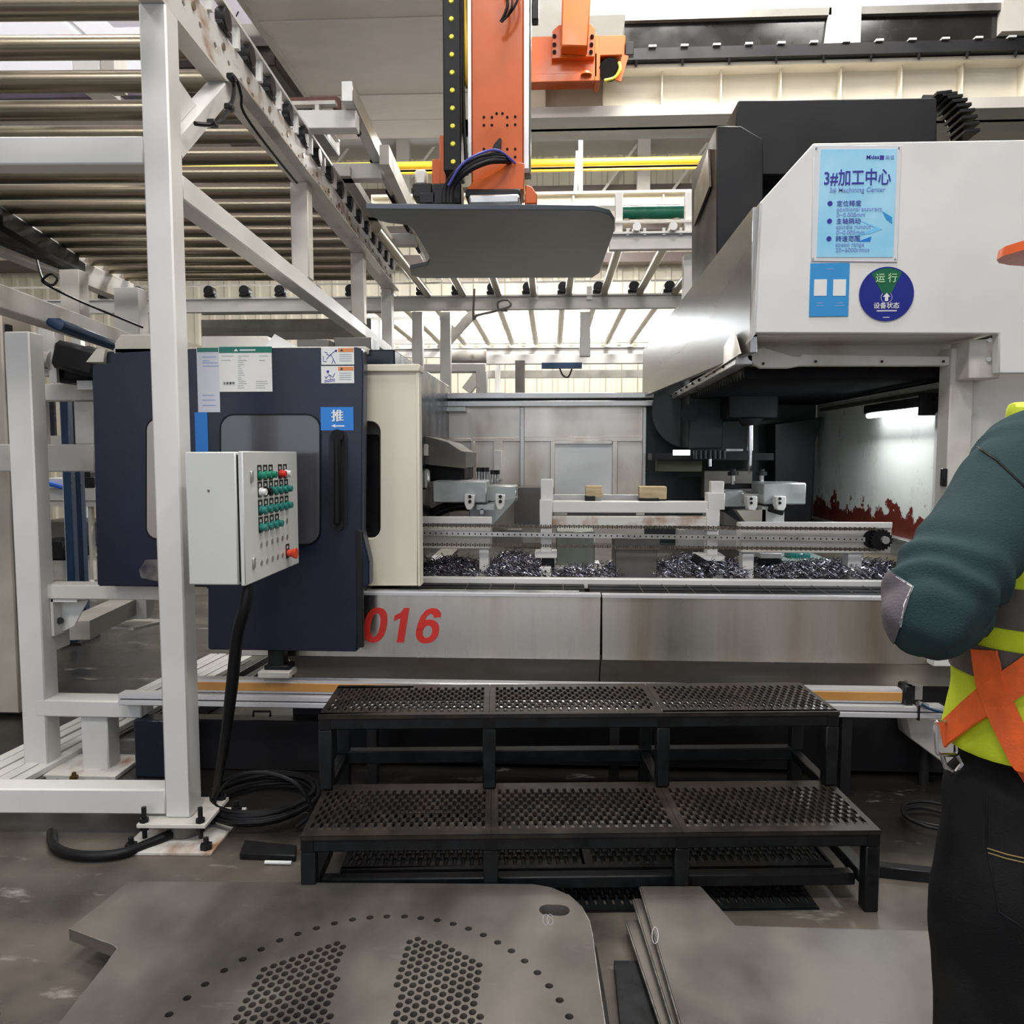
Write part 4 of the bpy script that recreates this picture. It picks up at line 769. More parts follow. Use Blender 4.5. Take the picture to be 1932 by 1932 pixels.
part('block', MB().pb(1366, 925, 1408, 957, 4.3, .2), MACH, t, .006); part('block', MB().pb(1440, 911, 1521, 952, 4.15, .25), MACH, t, .006); part('block', MB().pb(1403, 930, 1440, 950, 4.25, .2), GALV, t, .006)
for px0, px1 in ((1408, 1427), (1462, 1481)):
    j = part('jaw', MB().prism([P(*p, 4.10) for p in ((px0, 937), (px1, 936), (px1, 955), (px1 - 4, 963), (px0 + 3, 962), (px0, 950))], 'y', 4.08, 4.15), WHITE, t, .003)
    for dy in (941, 949): part('socket_screw', MB().cyl(at((px0 + px1) / 2, dy, 4.08), at((px0 + px1) / 2, dy, 4.074), .008, 10), BLACK, j)
for px in (1383, 1437):
    c_ = part('cylinder', MB().cyl(at(px, 914, 4.4), at(px, 892, 4.4), .013, 12), CHROME, t); part('cap', MB().cyl(at(px, 897, 4.4), at(px, 890, 4.4), .030, 14).cyl(at(px, 890, 4.4), at(px, 885, 4.4), .018, 10), CHAR, c_)
part('clamp_bar', MB().pb(1366, 913, 1440, 922, 4.42, .08), BLACK, t, .004); part('slope_plate', MB().prism([P(*p, 4.25) for p in ((1386, 962), (1440, 960), (1440, 986), (1404, 986))], 'y', 4.2, 4.3), STAIN2, t); part('white_support', MB().pb(1437, 955, 1480, 990, 4.2, .2), WHITE, t, .003)
part('dark_grip', MB().beam(at(1450, 958, 4.16), at(1478, 966, 4.16), .03, .04), BLACK, t, .006); part('grey_wedge', MB().prism([P(*p, 4.35) for p in ((1362, 965), (1400, 990), (1362, 990))], 'y', 4.3, 4.4), GREYBR, t)
t = thing('slide_table', 'green-grey slide table behind the chip heap at the right', 'table', at(1500, 1090, 4.2))
part('table_top', MB().pb(1420, 1056, 1568, 1072, 4.1, .3), mat('green_grey_paint', (.30, .36, .34), .4), t, .004); part('table_base', MB().pb(1420, 1068, 1570, 1086, 4.05, .4), WHITED, t, .004); part('switch_box', MB().pb(1434, 1044, 1476, 1054, 4.0, .1), WHITE, t, .003); part('plug', MB().pb(1430, 1054, 1474, 1064, 4.02, .08), CHAR, t, .003); part('valve_block', MB().pb(1490, 1044, 1530, 1058, 4.15, .1), TEALB, t, .006)

# metal chips
def swarf(name, label, px0, px1, py0, py1, n, hmax, seed):
    rnd = random.Random(seed); s = MB()
    x0, x1 = P(px0, py1, 3.95)[0], P(px1, py1, 3.95)[0]
    for i in range(n):
        u = rnd.random(); x = x0 + (x1 - x0) * u; y = rnd.uniform(3.745, 4.15); h = hmax * (math.sin(math.pi * u) * .75 + .25) * rnd.random() ** .9
        z = zt + .012 + h; L0 = rnd.uniform(.02, .075); a0 = rnd.uniform(0, 6.28); r0 = rnd.uniform(.004, .012); el = rnd.uniform(-.3, .5)
        pts = [(x + math.cos(a0) * L0 * k / 6 + r0 * math.cos(k * 1.9), y + math.sin(a0) * L0 * k / 6 * .7 + r0 * math.sin(k * 1.9), max(zt + .008, z + el * L0 * k / 6 + r0 * math.sin(k * 1.3))) for k in range(7)]
        s.tube(pts, rnd.uniform(.0010, .0026), 3)
    return solo(name, s, SWARF, label, 'metal chips', kind='stuff')
swarf('swarf_heap', 'dark tangled steel chips in the tray left of the white leg', 796, 905, 1060, 1090, 420, .05, 1)
swarf('swarf_heap', 'tall heap of purple-black steel chips between two white legs', 925, 1025, 1050, 1092, 700, .085, 2)
swarf('swarf_heap', 'thin scatter of bright chips left of the dark motor cover', 1042, 1160, 1075, 1092, 380, .03, 3)
swarf('swarf_heap', 'heap of dark curled chips right of the dark motor cover', 1242, 1400, 1058, 1096, 800, .075, 4)
swarf('swarf_heap', 'bright bluish chips spread along the tray below the right rail', 1424, 1740, 1068, 1098, 1500, .05, 5)
# ------------------------------------------------------------------ signs and notices
def txt_m(px, py, Y, s=1.0):                       # text plane facing the viewer on the plane Y, baseline start at a pixel
    o = at(px, py, Y); return lambda a, b, c: (o.x + a, Y - abs(c) , o.z + b)
def sheet(mb, px0, py0, px1, py1, Y, th=.003): return mb.pb(px0, py0, px1, py1, Y - th, th)
Yp = Yc - .001
p = thing('poster', 'pale blue machine poster with navy heading behind clear acrylic on the white cover', 'poster', at(1615, 487, Yp))
part('acrylic_sheet', MB().prism([P(*q, Yp) for q in ((1535, 275), (1700, 275), (1692, 495), (1530, 493))], 'y', Yp - .004, Yp), ACRYL, p, .001)
part('print', MB().prism([P(*q, Yp) for q in ((1548, 283), (1691, 282), (1684, 486), (1540, 486))], 'y', Yp - .006, Yp - .004), POSTER, p)
def T(parent, body, px, py, size_px, m, Y, align='LEFT', bold=0, name='lettering', space=1.0, sx=1.0):
    s = size_px / FPX * Y * 1.0; o = at(px, py, Y)
    return part(name, MB().text(body, s, lambda a, b, c: (o.x + a * sx, Y - .0015 + c, o.z + b), align, bold, space=space), m, parent)
Yt = Yp - .0065
T(p, '3#加工中心', 1617, 347, 31, INKN, Yt, 'CENTER', .010, sx=.755); T(p, '3# Machining Center', 1617, 362, 11.5, INKP, Yt, 'CENTER', .005)
for i, (cn, en, v) in enumerate((('定位精度', 'positional accuracy', '0~0.008mm'), ('主轴跳动', 'spindle runout', '0~0.005mm'), ('转速范围', 'speed range', '20~6000r/min'))):
    y = 384 + i * 33.2
    part('bullet', MB().cyl(at(1566 - i, y, Yt), at(1566 - i, y, Yt) + Vector((0, -.001, 0)), .0095, 20), INKN, p)
    T(p, cn, 1578 - i, y + 4.5, 11, INKN, Yt, bold=.0); T(p, en, 1578 - i, y + 14.5, 10.5, INKP, Yt, bold=.0); T(p, v, 1578 - i, y + 25, 10.5, INKP, Yt, bold=.0)
T(p, 'Midea', 1634, 300, 9.5, INKN, Yt, bold=.01); part('logo_square', MB().pb(1660, 293, 1668, 301, Yt - .001, .001), INKN, p); T(p, '美云', 1670, 300, 8, INKP, Yt)
part('picture_swoosh', MB().prism([P(*q, Yt) for q in ((1664, 398), (1683, 410), (1683, 422), (1672, 414))], 'y', Yt - .0006, Yt), SIGNC, p); part('picture_swoosh', MB().prism([P(*q, Yt) for q in ((1618, 456), (1644, 446), (1642, 456))], 'y', Yt - .0006, Yt), SIGNB, p); part('picture_swoosh', MB().prism([P(*q, Yt) for q in ((1620, 415), (1665, 432), (1645, 440), (1610, 446), (1650, 430))], 'y', Yt - .0005, Yt), mat('light_blue_print', (.18, .52, .80), .3), p)
for q in ((1540, 280), (1696, 279), (1689, 489), (1534, 488)): part('screw', MB().cyl(at(*q, Yp - .004), at(*q, Yp - .007), .004, 8), GALV, p)
p = thing('notice_card', 'blue notice card with two blank square panels below the poster', 'card', at(1564, 597, Yp))
part('card', MB().pb(1528, 496, 1602, 597, Yp - .003, .003), SIGNC, p, .001); part('blank_panel', MB().pb(1536, 527, 1560, 558, Yp - .004, .001), PAPER, p); part('blank_panel', MB().pb(1572, 527, 1596, 558, Yp - .004, .001), PAPER, p)
for x0, x1, y in ((1560, 1574, 507), (1542, 1552, 571), (1540, 1554, 576), (1578, 1590, 571), (1575, 1594, 576)): part('print_line', MB().pb(x0, y, x1, y + 1.6, Yp - .0036, .0006), INKP, p)
p = thing('status_dial', 'round deep blue status dial with a green wedge on the white cover', 'sign', at(1672, 606, Yp))
c = at(1672, 555, Yp); rr_ = .1035
part('disc', MB().cyl((c.x, Yp - .004, c.z), (c.x, Yp, c.z), rr_, 64), DIALB, p); part('tab', MB().pb(1666, 504, 1679, 512, Yp - .003, .003), DIALG, p)
wd = [(c.x + .020, c.z + .008), (c.x - .0, c.z - .006), (c.x - .020, c.z + .008)] + [(c.x + (rr_ - .006) * math.cos(R(a)), c.z + (rr_ - .006) * math.sin(R(a))) for a in range(128, 51, -6)]
part('green_wedge', MB().prism(wd, 'y', Yp - .005, Yp - .004), DIALG, p)
wh = PAPER
T(p, '运 行', 1672, 531, 17, mat('pale_green_print', (.45, .70, .40), .4), Yp - .005, 'CENTER', .01); T(p, '设备状态', 1672, 581, 11.5, wh, Yp - .004, 'CENTER', .01)
part('print_line', MB().pb(1654, 585, 1692, 587.5, Yp - .0046, .0006), PAPERL, p); part('print_line', MB().pb(1666, 598, 1678, 599.5, Yp - .0046, .0006), PAPERL, p)
part('arrow_ring', MB().tube([(c.x + .021 * math.cos(R(a)), Yp - .004, c.z - .013 + .021 * math.sin(R(a))) for a in range(0, 360, 15)], .0010, 4, True), PAPERL, p)
part('arrow', MB().prism([(c.x + a, c.z - .013 + b) for a, b in ((-.006, -.014), (.006, -.014), (.006, .002), (.014, .002), (0, .017), (-.014, .002), (-.006, .002))], 'y', Yp - .0052, Yp - .004), wh, p)
# door signs
p = thing('push_sign', 'bright blue push sign with white character and left arrow on the navy door', 'sign', at(636, 812, Yd))
part('plate', sheet(MB(), 605, 768, 667, 812, Yd - .001), SIGNB, p); T(p, '推', 637, 793, 24, PAPER, Yd - .004, 'CENTER'); T(p, '推', 638, 793, 24, PAPER, Yd - .0042, 'CENTER'); T(p, '推', 636.3, 793.4, 24, PAPER, Yd - .0041, 'CENTER')
part('arrow', MB().prism([P(*q, Yd - .004) for q in ((625, 803.5), (633, 800), (632, 802.5), (650, 802.5), (650, 805), (632, 805), (633, 807))], 'y', Yd - .0052, Yd - .004), PAPER, p)
for y0, lab in ((655, 'upper white and orange warning label at the top corner of the navy door'), (690, 'lower white and orange warning label at the top corner of the navy door')):
    p = thing('warning_label', lab, 'label', at(637, y0 + 33, Yd), 0, 'warning labels')
    part('sticker', sheet(MB(), 606, y0 + .5, 668, y0 + 33, Yd - .001, .002), PAPER, p); part('orange_band', MB().pb(638, y0 + 2, 667, y0 + 9, Yd - .0038, .0008), ORPR, p)
    part('warning_triangle', MB().prism([P(*q, Yd) for q in ((642, y0 + 8), (648, y0 + 8), (645, y0 + 3))], 'y', Yd - .0044, Yd - .0036), INKK, p)
    for k in range(4): part('print_line', MB().pb(640, y0 + 13 + k * 4, 663, y0 + 14.3 + k * 4, Yd - .0036, .0006), INKG, p)
    f = MB(); st = lambda a, b, r=.0022: f.beam(at(*a, Yd - .0034), at(*b, Yd - .0034), r, .0012, (0, 1, 0))
    if y0 == 655:
        for a, b in (((610, 682), (616, 682)), ((610, 682), (610, 672)), ((616, 678), (624, 668)), ((624, 668), (629, 678)), ((629, 678), (626, 686)), ((629, 678), (633, 686)), ((624, 669), (632, 662)), ((616, 668), (624, 672)), ((612, 664), (618, 666))): st(a, b)
        f.cyl(at(634, 662, Yd - .003), at(634, 662, Yd - .0042), .005, 10)
    else:
        for a, b in (((612, 718), (632, 715)), ((612, 721), (632, 718)), ((614, 714), (622, 707)), ((622, 707), (628, 712)), ((628, 712), (632, 704)), ((620, 706), (616, 700)), ((616, 714), (613, 710)), ((622, 708), (624, 715))): st(a, b)
        f.cyl(at(619, 701, Yd - .003), at(619, 701, Yd - .0042), .005, 10)
    part('pictogram', f, INKN, p)
p = thing('information_sheet', 'white notice with a dark green header and fine print on the navy door', 'notice', at(463, 740, Yd))
part('sheet', sheet(MB(), 413, 655, 513, 739, Yd - .001, .003), PAPER, p); part('header', MB().pb(413, 654, 513, 665.5, Yd - .0048, .001), GRPR, p)
part('logo_triangle', MB().prism([P(*q, Yd) for q in ((442, 663), (450, 663), (446, 658))], 'y', Yd - .0054, Yd - .0046), PAPER, p); part('print_line', MB().pb(452, 659, 482, 662, Yd - .0053, .0006), PAPERL, p)
for k in range(16):
    y = 671 + k * 4
    for x0, x1 in (((418, 440), (449, 470), (489, 505)), ((449, 462),), ((449, 467), (483, 507)))[0 if k in (0, 2) else (2 if k > 11 else 1)]: part('print_line', MB().pb(x0, y, x1 - (k * 7) % 9, y + 1.1, Yd - .0046, .0006), INKG, p)
T(p, '注意事项', 421, 725, 5.5, INKK, Yd - .004, space=1.1)
p = thing('laminated_sheet', 'glossy laminated sheet beside the tall post on the navy door', 'notice', at(396, 778, Yd))
part('sheet', sheet(MB(), 372, 656, 414, 778, Yd - .001, .002), PAPERL, p, .0008); part('header', MB().pb(372, 656, 412, 664, Yd - .0038, .0008), GRPR, p)
for y, x1 in ((673, 408), (680, 395), (684, 410), (690, 412), (745, 404), (754, 406), (764, 408)): part('print_line', MB().pb(382, y, x1, y + 1.1, Yd - .0036, .0006), INKP, p)
solo('blue_strip_sign', sheet(MB(), 368, 778, 392, 852, Yd - .001, .002), SIGNB, 'narrow bright blue sign strip half hidden by the tall post', 'sign')
solo('paper_sheet', MB().prism([P(*q, 3.5) for q in ((500, 655), (518, 630), (566, 657), (510, 657))], 'y', 3.5, 3.503), PAPER, 'white paper corner sticking up above the navy door', 'paper')
# red number
nm = thing('number_lettering', 'large red slanted number 016 on the stainless panel', 'lettering', at(756, 1212, Yf))
o = at(683, 1211, Yf); U_ = Yf / FPX * 1.01
def num(loops_list, dx):
    mb = MB()
    for k_, lps in enumerate(loops_list): mb.fill(lps, .0012, lambda a, b, c: (o.x + (dx + a + b * .17) * U_, Yf - .002 - .0016 * k_ + c, o.z + b * U_))
    return part('numeral', mb, REDPR, nm)
def sup(cx, cy, rx, ry, e=.8, n=36, a0=0, a1=360):
    return [(cx + rx * abs(math.cos(R(a))) ** e * (1 if math.cos(R(a)) >= 0 else -1), cy + ry * abs(math.sin(R(a))) ** e * (1 if math.sin(R(a)) >= 0 else -1)) for a in [a0 + (a1 - a0) * k / n for k in range(n + (0 if a1 - a0 == 360 else 1))]]
num([[sup(21, 33, 22, 34, .85), sup(21, 33, 9, 23, .9)]], 0)
num([[[(14, 0), (28, 0), (28, 67), (18, 67), (13, 58), (2, 52), (2, 41), (14, 47)]]], 53)
num([[sup(21, 22, 22, 23, .9), sup(21, 21.5, 9, 12, 1)],
     [[(-1, 24), (0, 38), (4, 52), (11, 63), (22, 67.5), (33, 66), (41, 58), (42, 50), (29, 48.5), (27, 54), (22, 56.5), (16, 53), (13, 45), (12, 36), (13, 30)]]], 102)

# ------------------------------------------------------------------ operator box on the post
XD = -1.03
cb_ = thing('control_box', 'pale grey operator box with green and red buttons fixed to the tall front post', 'control box', (-1.12, 2.8, .985))
za_, zb2 = .985, 1.428
part('enclosure', MB().box(-1.212, XD - .012, 2.53, 3.08, za_, zb2), BOXGREY, cb_, .004)
part('door_gap', MB().box(XD - .012, XD - .004, 2.54, 3.07, za_ + .01, zb2 - .01), BLACK, cb_)
dr = part('door', MB().box(XD - .004, XD + .012, 2.53, 3.08, za_ - .003, zb2 + .002), BOXGREY, cb_, .003)
part('mounting_strap', MB().box(-1.26, -1.21, 2.66, 2.70, za_ + .05, zb2 - .05), WHITED, cb_)
part('vent_screw', MB().cyl((-1.135, 2.53, 1.30), (-1.135, 2.527, 1.30), .004, 10), GREYBR, cb_)
rows = [1.347, 1.289, 1.226, 1.165, 1.103, 1.040]; cols = [2.675 + .054 * i for i in range(6)]
xf = XD + .012
btn = {}
def bmesh_(c):
    if c not in btn:
        b = MB(local=True).cyl((0, 0, 0), (.008, 0, 0), .0155, 16).cyl((.008, 0, 0), (.024, 0, 0), .0125, 16, .0118).mesh('push_button', None, .001); b.materials.append(c); btn[c] = b
    return btn[c]
npl = MB(local=True).fill([[(-.0185, -.018), (.0185, -.018), (.0185, .036), (-.0185, .036)], [(-.013, .018), (.013, .018), (.013, .030), (-.013, .030)]], .002, lambda a, b, c: (.001 + c, a, b)).mesh('name_plate'); npl.materials.append(CHAR)
hol = MB(local=True).cyl((0, 0, 0), (.0015, 0, 0), .011, 14).mesh('hole_plug', None, .0004); hol.materials.append(GALV)
lay = [('GGG-RK'), ('KBTTTT'), ('TTTTTT'), ('TTTT-o'), ('oooooo'), ('ooooo-')]
for r_, (z, s) in enumerate(zip(rows, lay)):
    for c_, ch_ in enumerate(s):
        y = cols[c_] if not (r_ == 0 and c_ > 2) else cols[c_] - .01
        if ch_ == '-': continue
        lc = Vector((xf, y, z)) - cb_.location
        if ch_ == 'o': inst('hole_plug', hol, dr, lc); continue
        inst('push_button', bmesh_({'G': GREENB, 'R': RED, 'K': PAPER, 'B': BLACK, 'T': TEALB}[ch_]), dr, lc); inst('name_plate', npl, dr, lc)
e = Vector((xf, cols[5], rows[5])); part('emergency_stop', MB().cyl(e, e + Vector((.02, 0, 0)), .014, 16).cyl(e + Vector((.02, 0, 0)), e + Vector((.036, 0, 0)), .017, 20, .022), mat('red_orange_knob', (.75, .07, .03), .3), dr, .001, label='red mushroom emergency stop'); inst('name_plate', npl, dr, e - cb_.location)
for z in (1.345, 1.05): part('lock', MB().box(xf, xf + .006, 2.59, 2.612, z - .018, z + .018), GALV, dr, .002)
solo('black_conduit', MB().tube(spline([(-1.04, 2.62, 1.0), (-1.05, 2.60, .90), at(448, 1200, 2.62), at(438, 1290, 2.65), at(424, 1400, 2.72), at(408, 1490, 2.85), at(402, 1540, 2.95)]), [.016 + .005 * min(1, i / 6) - .009 * max(0, (i - 25) / 24) for i in range(49)], 12), BLACK, 'black conduit hanging from the operator box down to the floor', 'conduit')

# ------------------------------------------------------------------ long slide rail of the door
t = thing('slide_rail', 'long aluminium slide rail with an orange strip in front of the machine base', 'rail', at(1000, 1330, 3.24))
Ys = 3.22
xa, xb = P(222, 1318, Ys)[0], P(1790, 1345, Ys)[0]
zr = P(1000, 1324, Ys)[1]
part('profile', MB().box(xa, xb, Ys, Ys + .06, zr - .018, zr + .006), ALU, t, .004); part('profile', MB().box(xa, xb, Ys - .003, Ys + .06, zr - .045, zr - .021), ALU, t, .004)
part('groove', MB().box(xa + .01, xb - .01, Ys + .004, Ys + .05, zr - .03, zr - .01), CHAR, t)
xc, xd = P(345, 1300, Ys)[0], P(1708, 1325, Ys)[0]
part('cylinder_body', MB().box(xc, xd, Ys + .02, Ys + .075, zr + .010, zr + .070), ALU, t, .006); part('orange_strip', MB().box(xc + .01, xd - .005, Ys + .015, Ys + .03, zr + .022, zr + .058), mat('ochre_strip', (.55, .27, .07), .5), t, .002)
part('end_cap', MB().box(xd, xd + .04, Ys + .01, Ys + .08, zr + .006, zr + .09), CHAR, t, .006); part('end_bracket', MB().beam((xd + .01, Ys + .02, zr + .105), (xd + .065, Ys + .02, zr + .085), .03, .008).beam((xd + .06, Ys + .02, zr + .09), (xd + .06, Ys + .02, zr + .03), .03, .008), GALV, t)
part('fitting', MB().cyl((xd + .05, Ys, zr + .02), (xd + .09, Ys, zr + .005), .012, 8), GALV, t); part('air_tube', MB().tube(spline([(xd + .06, Ys - .01, zr + .02), (xd + .10, Ys - .02, zr + .0), (xd + .2, Ys - .02, zr - .02)]), .006, 6), BLUEST, t); part('cable_tie', MB().box(xd + .05, xd + .056, Ys - .01, Ys + .065, zr - .05, zr + .012), BLACK, t); part('cable_tie', MB().box(xd + .16, xd + .166, Ys - .01, Ys + .065, zr - .05, zr + .012), BLACK, t)
for px in (330, 700, 1160, 1600): q = P(px, 1345, Ys)[0]; part('rail_foot', MB().box(q - .02, q + .02, Ys + .005, Ys + .055, 0, zr - .045), CHAR, t)
t = thing('coolant_tank', 'low black tank under the machine beside the coiled cables', 'tank', at(430, 1480, 3.5))
part('body', MB().box(P(258, 1400, 3.36)[0], P(606, 1400, 3.36)[0], 3.36, 3.44, .0, P(400, 1358, 3.36)[1]), CHAR, t, .006); part('small_box', MB().box(P(262, 1400, 3.3)[0], P(330, 1400, 3.3)[0], 3.26, 3.34, 0, .26), NAVYL, t, .006); part('handle', MB().tube([at(478, 1352, 3.35), at(478, 1342, 3.35), at(510, 1342, 3.35), at(510, 1352, 3.35)], .006, 6), BLKST, t)
t = thing('machine_leg', 'pale slanted machine foot seen right of the steps beside the person', 'foot', at(1720, 1420, 3.3))
part('plate', MB().prism([P(*q, 3.3) for q in ((1712, 1352), (1732, 1352), (1800, 1362), (1800, 1455), (1718, 1394))], 'y', 3.3, 3.42), SHEETG, t, .004); part('leveller', MB().cyl((P(1745, 1400, 3.36)[0], 3.36, 0), (P(1745, 1400, 3.36)[0], 3.36, .3), .02, 10), CHAR, t)

# ------------------------------------------------------------------ access steps
c0, c1 = atz(565, 1580, .262), atz(1657, 1562, .262)
ang = math.atan2(c1.y - c0.y, c1.x - c0.x) * .85
Wd = (c1 - c0).length
st = thing('access_steps', 'black two-step platform of perforated steel treads in front of the machine', 'steps', (c0.x, c0.y, 0), ang)
def tread(x0, x1, y0, y1, z, cp=.0140, rp=.0570, sw=.0043, sl=.0190):
    s = LB(); nx = int((x1 - x0 - .03) / cp); ny = int((y1 - y0 - .05) / rp)
    mx, my = (x1 - x0 - nx * cp) / 2, (y1 - y0 - ny * rp) / 2 - .004; Z0 = z - .003
    def quad(a, b, c, d): s.add([(a, c, z), (b, c, z), (b, d, z), (a, d, z)], [(0, 1, 2, 3)])
    quad(x0, x1, y0, y0 + my); quad(x0, x1, y0 + my + ny * rp, y1); quad(x0, x0 + mx, y0 + my, y0 + my + ny * rp); quad(x1 - mx, x1, y0 + my, y0 + my + ny * rp)
    for i in range(nx):
        xa = x0 + mx + i * cp; off = (i % 2) * rp / 2; k = ny - (i % 2)
        if i % 2: quad(xa, xa + cp, y0 + my, y0 + my + off); quad(xa, xa + cp, y0 + my + ny * rp - rp + off, y0 + my + ny * rp)
        for j in range(k):
            ya = y0 + my + off + j * rp; cx, cy = xa + cp / 2, ya + rp / 2
            o_ = [(xa + cp, cy), (xa + cp, ya + rp), (cx, ya + rp), (xa, ya + rp), (xa, cy), (xa, ya), (cx, ya), (xa + cp, ya)]
            h_ = [(cx + sw, cy), (cx + sw * .85, cy + sl * .72), (cx, cy + sl), (cx - sw * .85, cy + sl * .72), (cx - sw, cy), (cx - sw * .85, cy - sl * .72), (cx, cy - sl), (cx + sw * .85, cy - sl * .72)]
            rim = z + .0028
            s.add([(p[0], p[1], z) for p in o_] + [(cx + (p[0] - cx) * 1.25, cy + (p[1] - cy) * 1.1, rim) for p in h_] + [(p[0], p[1], Z0) for p in h_],
                  [(q, (q + 1) % 8, 8 + (q + 1) % 8, 8 + q) for q in range(8)] + [(8 + q, 8 + (q + 1) % 8, 16 + (q + 1) % 8, 16 + q) for q in range(8)])
    s.box(x0, x1, y0, y0 + .003, z - .012, z); return s
D1 = .375; z1_, z2_ = .264, .530
uo = .05; U0, U1 = D1 - .055, D1 + .30
fx = (0, .325, .655, 1)
for a, b in zip(fx, fx[1:]): part('tread_panel', tread(Wd * a + .0006, Wd * b - .0006, 0, D1, z1_), TREAD, st)
ux0, ux1 = -.012, Wd + .004
for a, b in zip((0, .325, .66, 1), (.325, .66, 1)): part('tread_panel', tread(ux0 + (ux1 - ux0) * a + .0006, ux0 + (ux1 - ux0) * b - .0006, U0, U1, z2_), TREAD, st)
bt = .045
def tube_(name, *b): part(name, LB().box(*b), BLKST, st, .004)
tube_('front_bar', 0.0, Wd, .004, .004 + bt, z1_ - .052, z1_ - .008); tube_('front_bar', ux0, ux1, U0 + .004, U0 + .004 + bt, z2_ - .052, z2_ - .008); tube_('rear_bar', ux0, ux1, U1 - bt, U1, z2_ - .052, z2_ - .008); tube_('rear_bar', ux0, ux1, U1 - bt, U1, z1_ - .03, z1_ + .02)
for xx in (0.0, Wd * .325 - bt / 2, Wd * .655 - bt / 2, Wd - bt): tube_('leg', xx, xx + bt, .003, .003 + bt, 0, z1_ - .052); part('bar_cap', LB().box(xx + .004, xx + bt - .004, .001, .006, z1_ - .05, z1_ - .012), BLACK, st)
for xx in (ux0, ux0 + (ux1 - ux0) * .325 - bt / 2, ux0 + (ux1 - ux0) * .66 - bt / 2, ux1 - bt):
    tube_('upper_leg', xx, xx + bt, U0 + .003, U0 + .003 + bt, z1_ + .003, z2_ - .052); tube_('rear_leg', xx, xx + bt, U1 - bt, U1, 0, z2_ - .052); part('bar_cap', LB().box(xx + .004, xx + bt - .004, U0 + .001, U0 + .006, z2_ - .05, z2_ - .012), BLACK, st)
    tube_('side_bar', xx, xx + bt * .8, U0 + .05, U1 - bt, z1_ - .03, z1_ + .01)
for xx in (0.0, Wd - bt): tube_('side_bar', xx, xx + bt, .05, D1, z1_ - .05, z1_ - .008); tube_('low_side_bar', xx, xx + bt, .05, D1, .07, .11)
tube_('low_front_bar', .05, Wd - .05, .055, .095, .058, .098); part('low_tread_panel', tread(.1, Wd * .5, .10, .50, .10), BLKST, st); part('low_tread_panel', tread(Wd * .5, Wd - .1, .10, .50, .10), BLKST, st)
part('slotted_floor_patch', tread(Wd * .42, Wd * .90, .02, .30, .006), BLKST, st)  # dark slotted patch on the floor below the treads

# ------------------------------------------------------------------ steel plates on the floor
t = thing('perforated_plate', 'large grey steel plate with bolt circle and honeycomb holes lying on the floor', 'steel plate', (-.5, 2.1, 0))
zp1 = .110
q = lambda x, y: (atz(x, y, zp1).x, atz(x, y, zp1).y)
out = [q(*p) for p in ((243, 1663), (1005, 1668), (1040, 1674), (1072, 1688), (1098, 1712), (1112, 1738), (1118, 1765), (1128, 1840), (1142, 1935), (1160, 2060), (58, 2060), (110, 1932), (212, 1803), (222, 1790), (214, 1784), (205, 1780), (130, 1752))]
holes = []
for px, py in ((319, 1914), (353, 1883), (387, 1857), (423, 1831), (458, 1810), (493, 1791), (528, 1774), (562, 1762), (597, 1751), (631, 1742), (665, 1735), (698, 1731), (730, 1729), (763, 1729), (794, 1732), (825, 1736), (855, 1743), (884, 1752), (912, 1764), (939, 1778), (965, 1794), (990, 1813), (1014, 1835), (1036, 1860), (1056, 1887), (1074, 1918), (286, 1950), (255, 1990)):
    c_ = q(px, py); holes.append(circ(c_[0], c_[1], .0102, 14))
def inside(p, poly):
    r_ = False; j = len(poly) - 1
    for i in range(len(poly)):
        if (poly[i][1] > p[1]) != (poly[j][1] > p[1]) and p[0] < (poly[j][0] - poly[i][0]) * (p[1] - poly[i][1]) / (poly[j][1] - poly[i][1]) + poly[i][0]: r_ = not r_
        j = i
    return r_
hexr, gp, gq = .0092, .0285, .0196
for poly in (((480, 1835), (650, 1770), (640, 1835), (622, 1940), (600, 2040), (400, 2040), (440, 1925)), ((762, 1768), (805, 1768), (908, 1815), (908, 1940), (905, 2040), (700, 2040), (738, 1925))):
    pw = [q(*p) for p in poly]; bx0 = min(p[0] for p in pw); bx1 = max(p[0] for p in pw); by0 = min(p[1] for p in pw); by1 = max(p[1] for p in pw)
    j = 0; x = bx0
    while x < bx1:
        y = by0 + (gp / 2 if j % 2 else 0)
        while y < by1:
            if inside((x, y), pw): holes.append(circ(x, y, hexr, 10, .0106))
            y += gp
        x += gq; j += 1
c_ = q(1046, 1717); holes.append([(c_[0] + a, c_[1] + b) for a, b in rr(-.044, -.027, .044, .027, .026, 5)])
part('plate', MB().fill([out] + holes, .034, lambda a, b, c: (a, b, zp1 - .017 + c)), PLATE, t, .0)
lo_ = [q(*p) for p in ((300, 1668), (1020, 1673), (1100, 1720), (1126, 1765), (1140, 1840), (1155, 1935), (1172, 2060), (120, 2060), (150, 1935))]
solo('under_plate', MB().prism(lo_, 'z', 0.0, .0755), HOLESH, 'second steel plate lying right under the perforated plate, coloured near-black as shade in its holes', 'steel plate', .001)
pts = [at(*p, 1) for p in ((0, 0),)]
part('chalk_loop', MB().tube([Vector((*q(1030 + 10 * math.cos(a) * .6 + i * 8, 1735 + 10 * math.sin(a)), zp1 + .0005)) for i in (0, 1) for a in [R(30 * k) for k in range(12)]], .0008, 4), INKG, t, label='white chalk loops')
part('cut_edge', MB().tube([Vector((*q(*p), zp1)) for p in ((1072, 1688), (1098, 1712), (1112, 1738), (1118, 1765), (1128, 1840), (1142, 1935))], .0016, 4), PLATEE, t); part('cut_edge', MB().tube([Vector((*q(*p), zp1)) for p in ((130, 1752), (205, 1780), (214, 1784), (222, 1790), (212, 1803), (205, 1812))], .0013, 4), PLATEE, t)

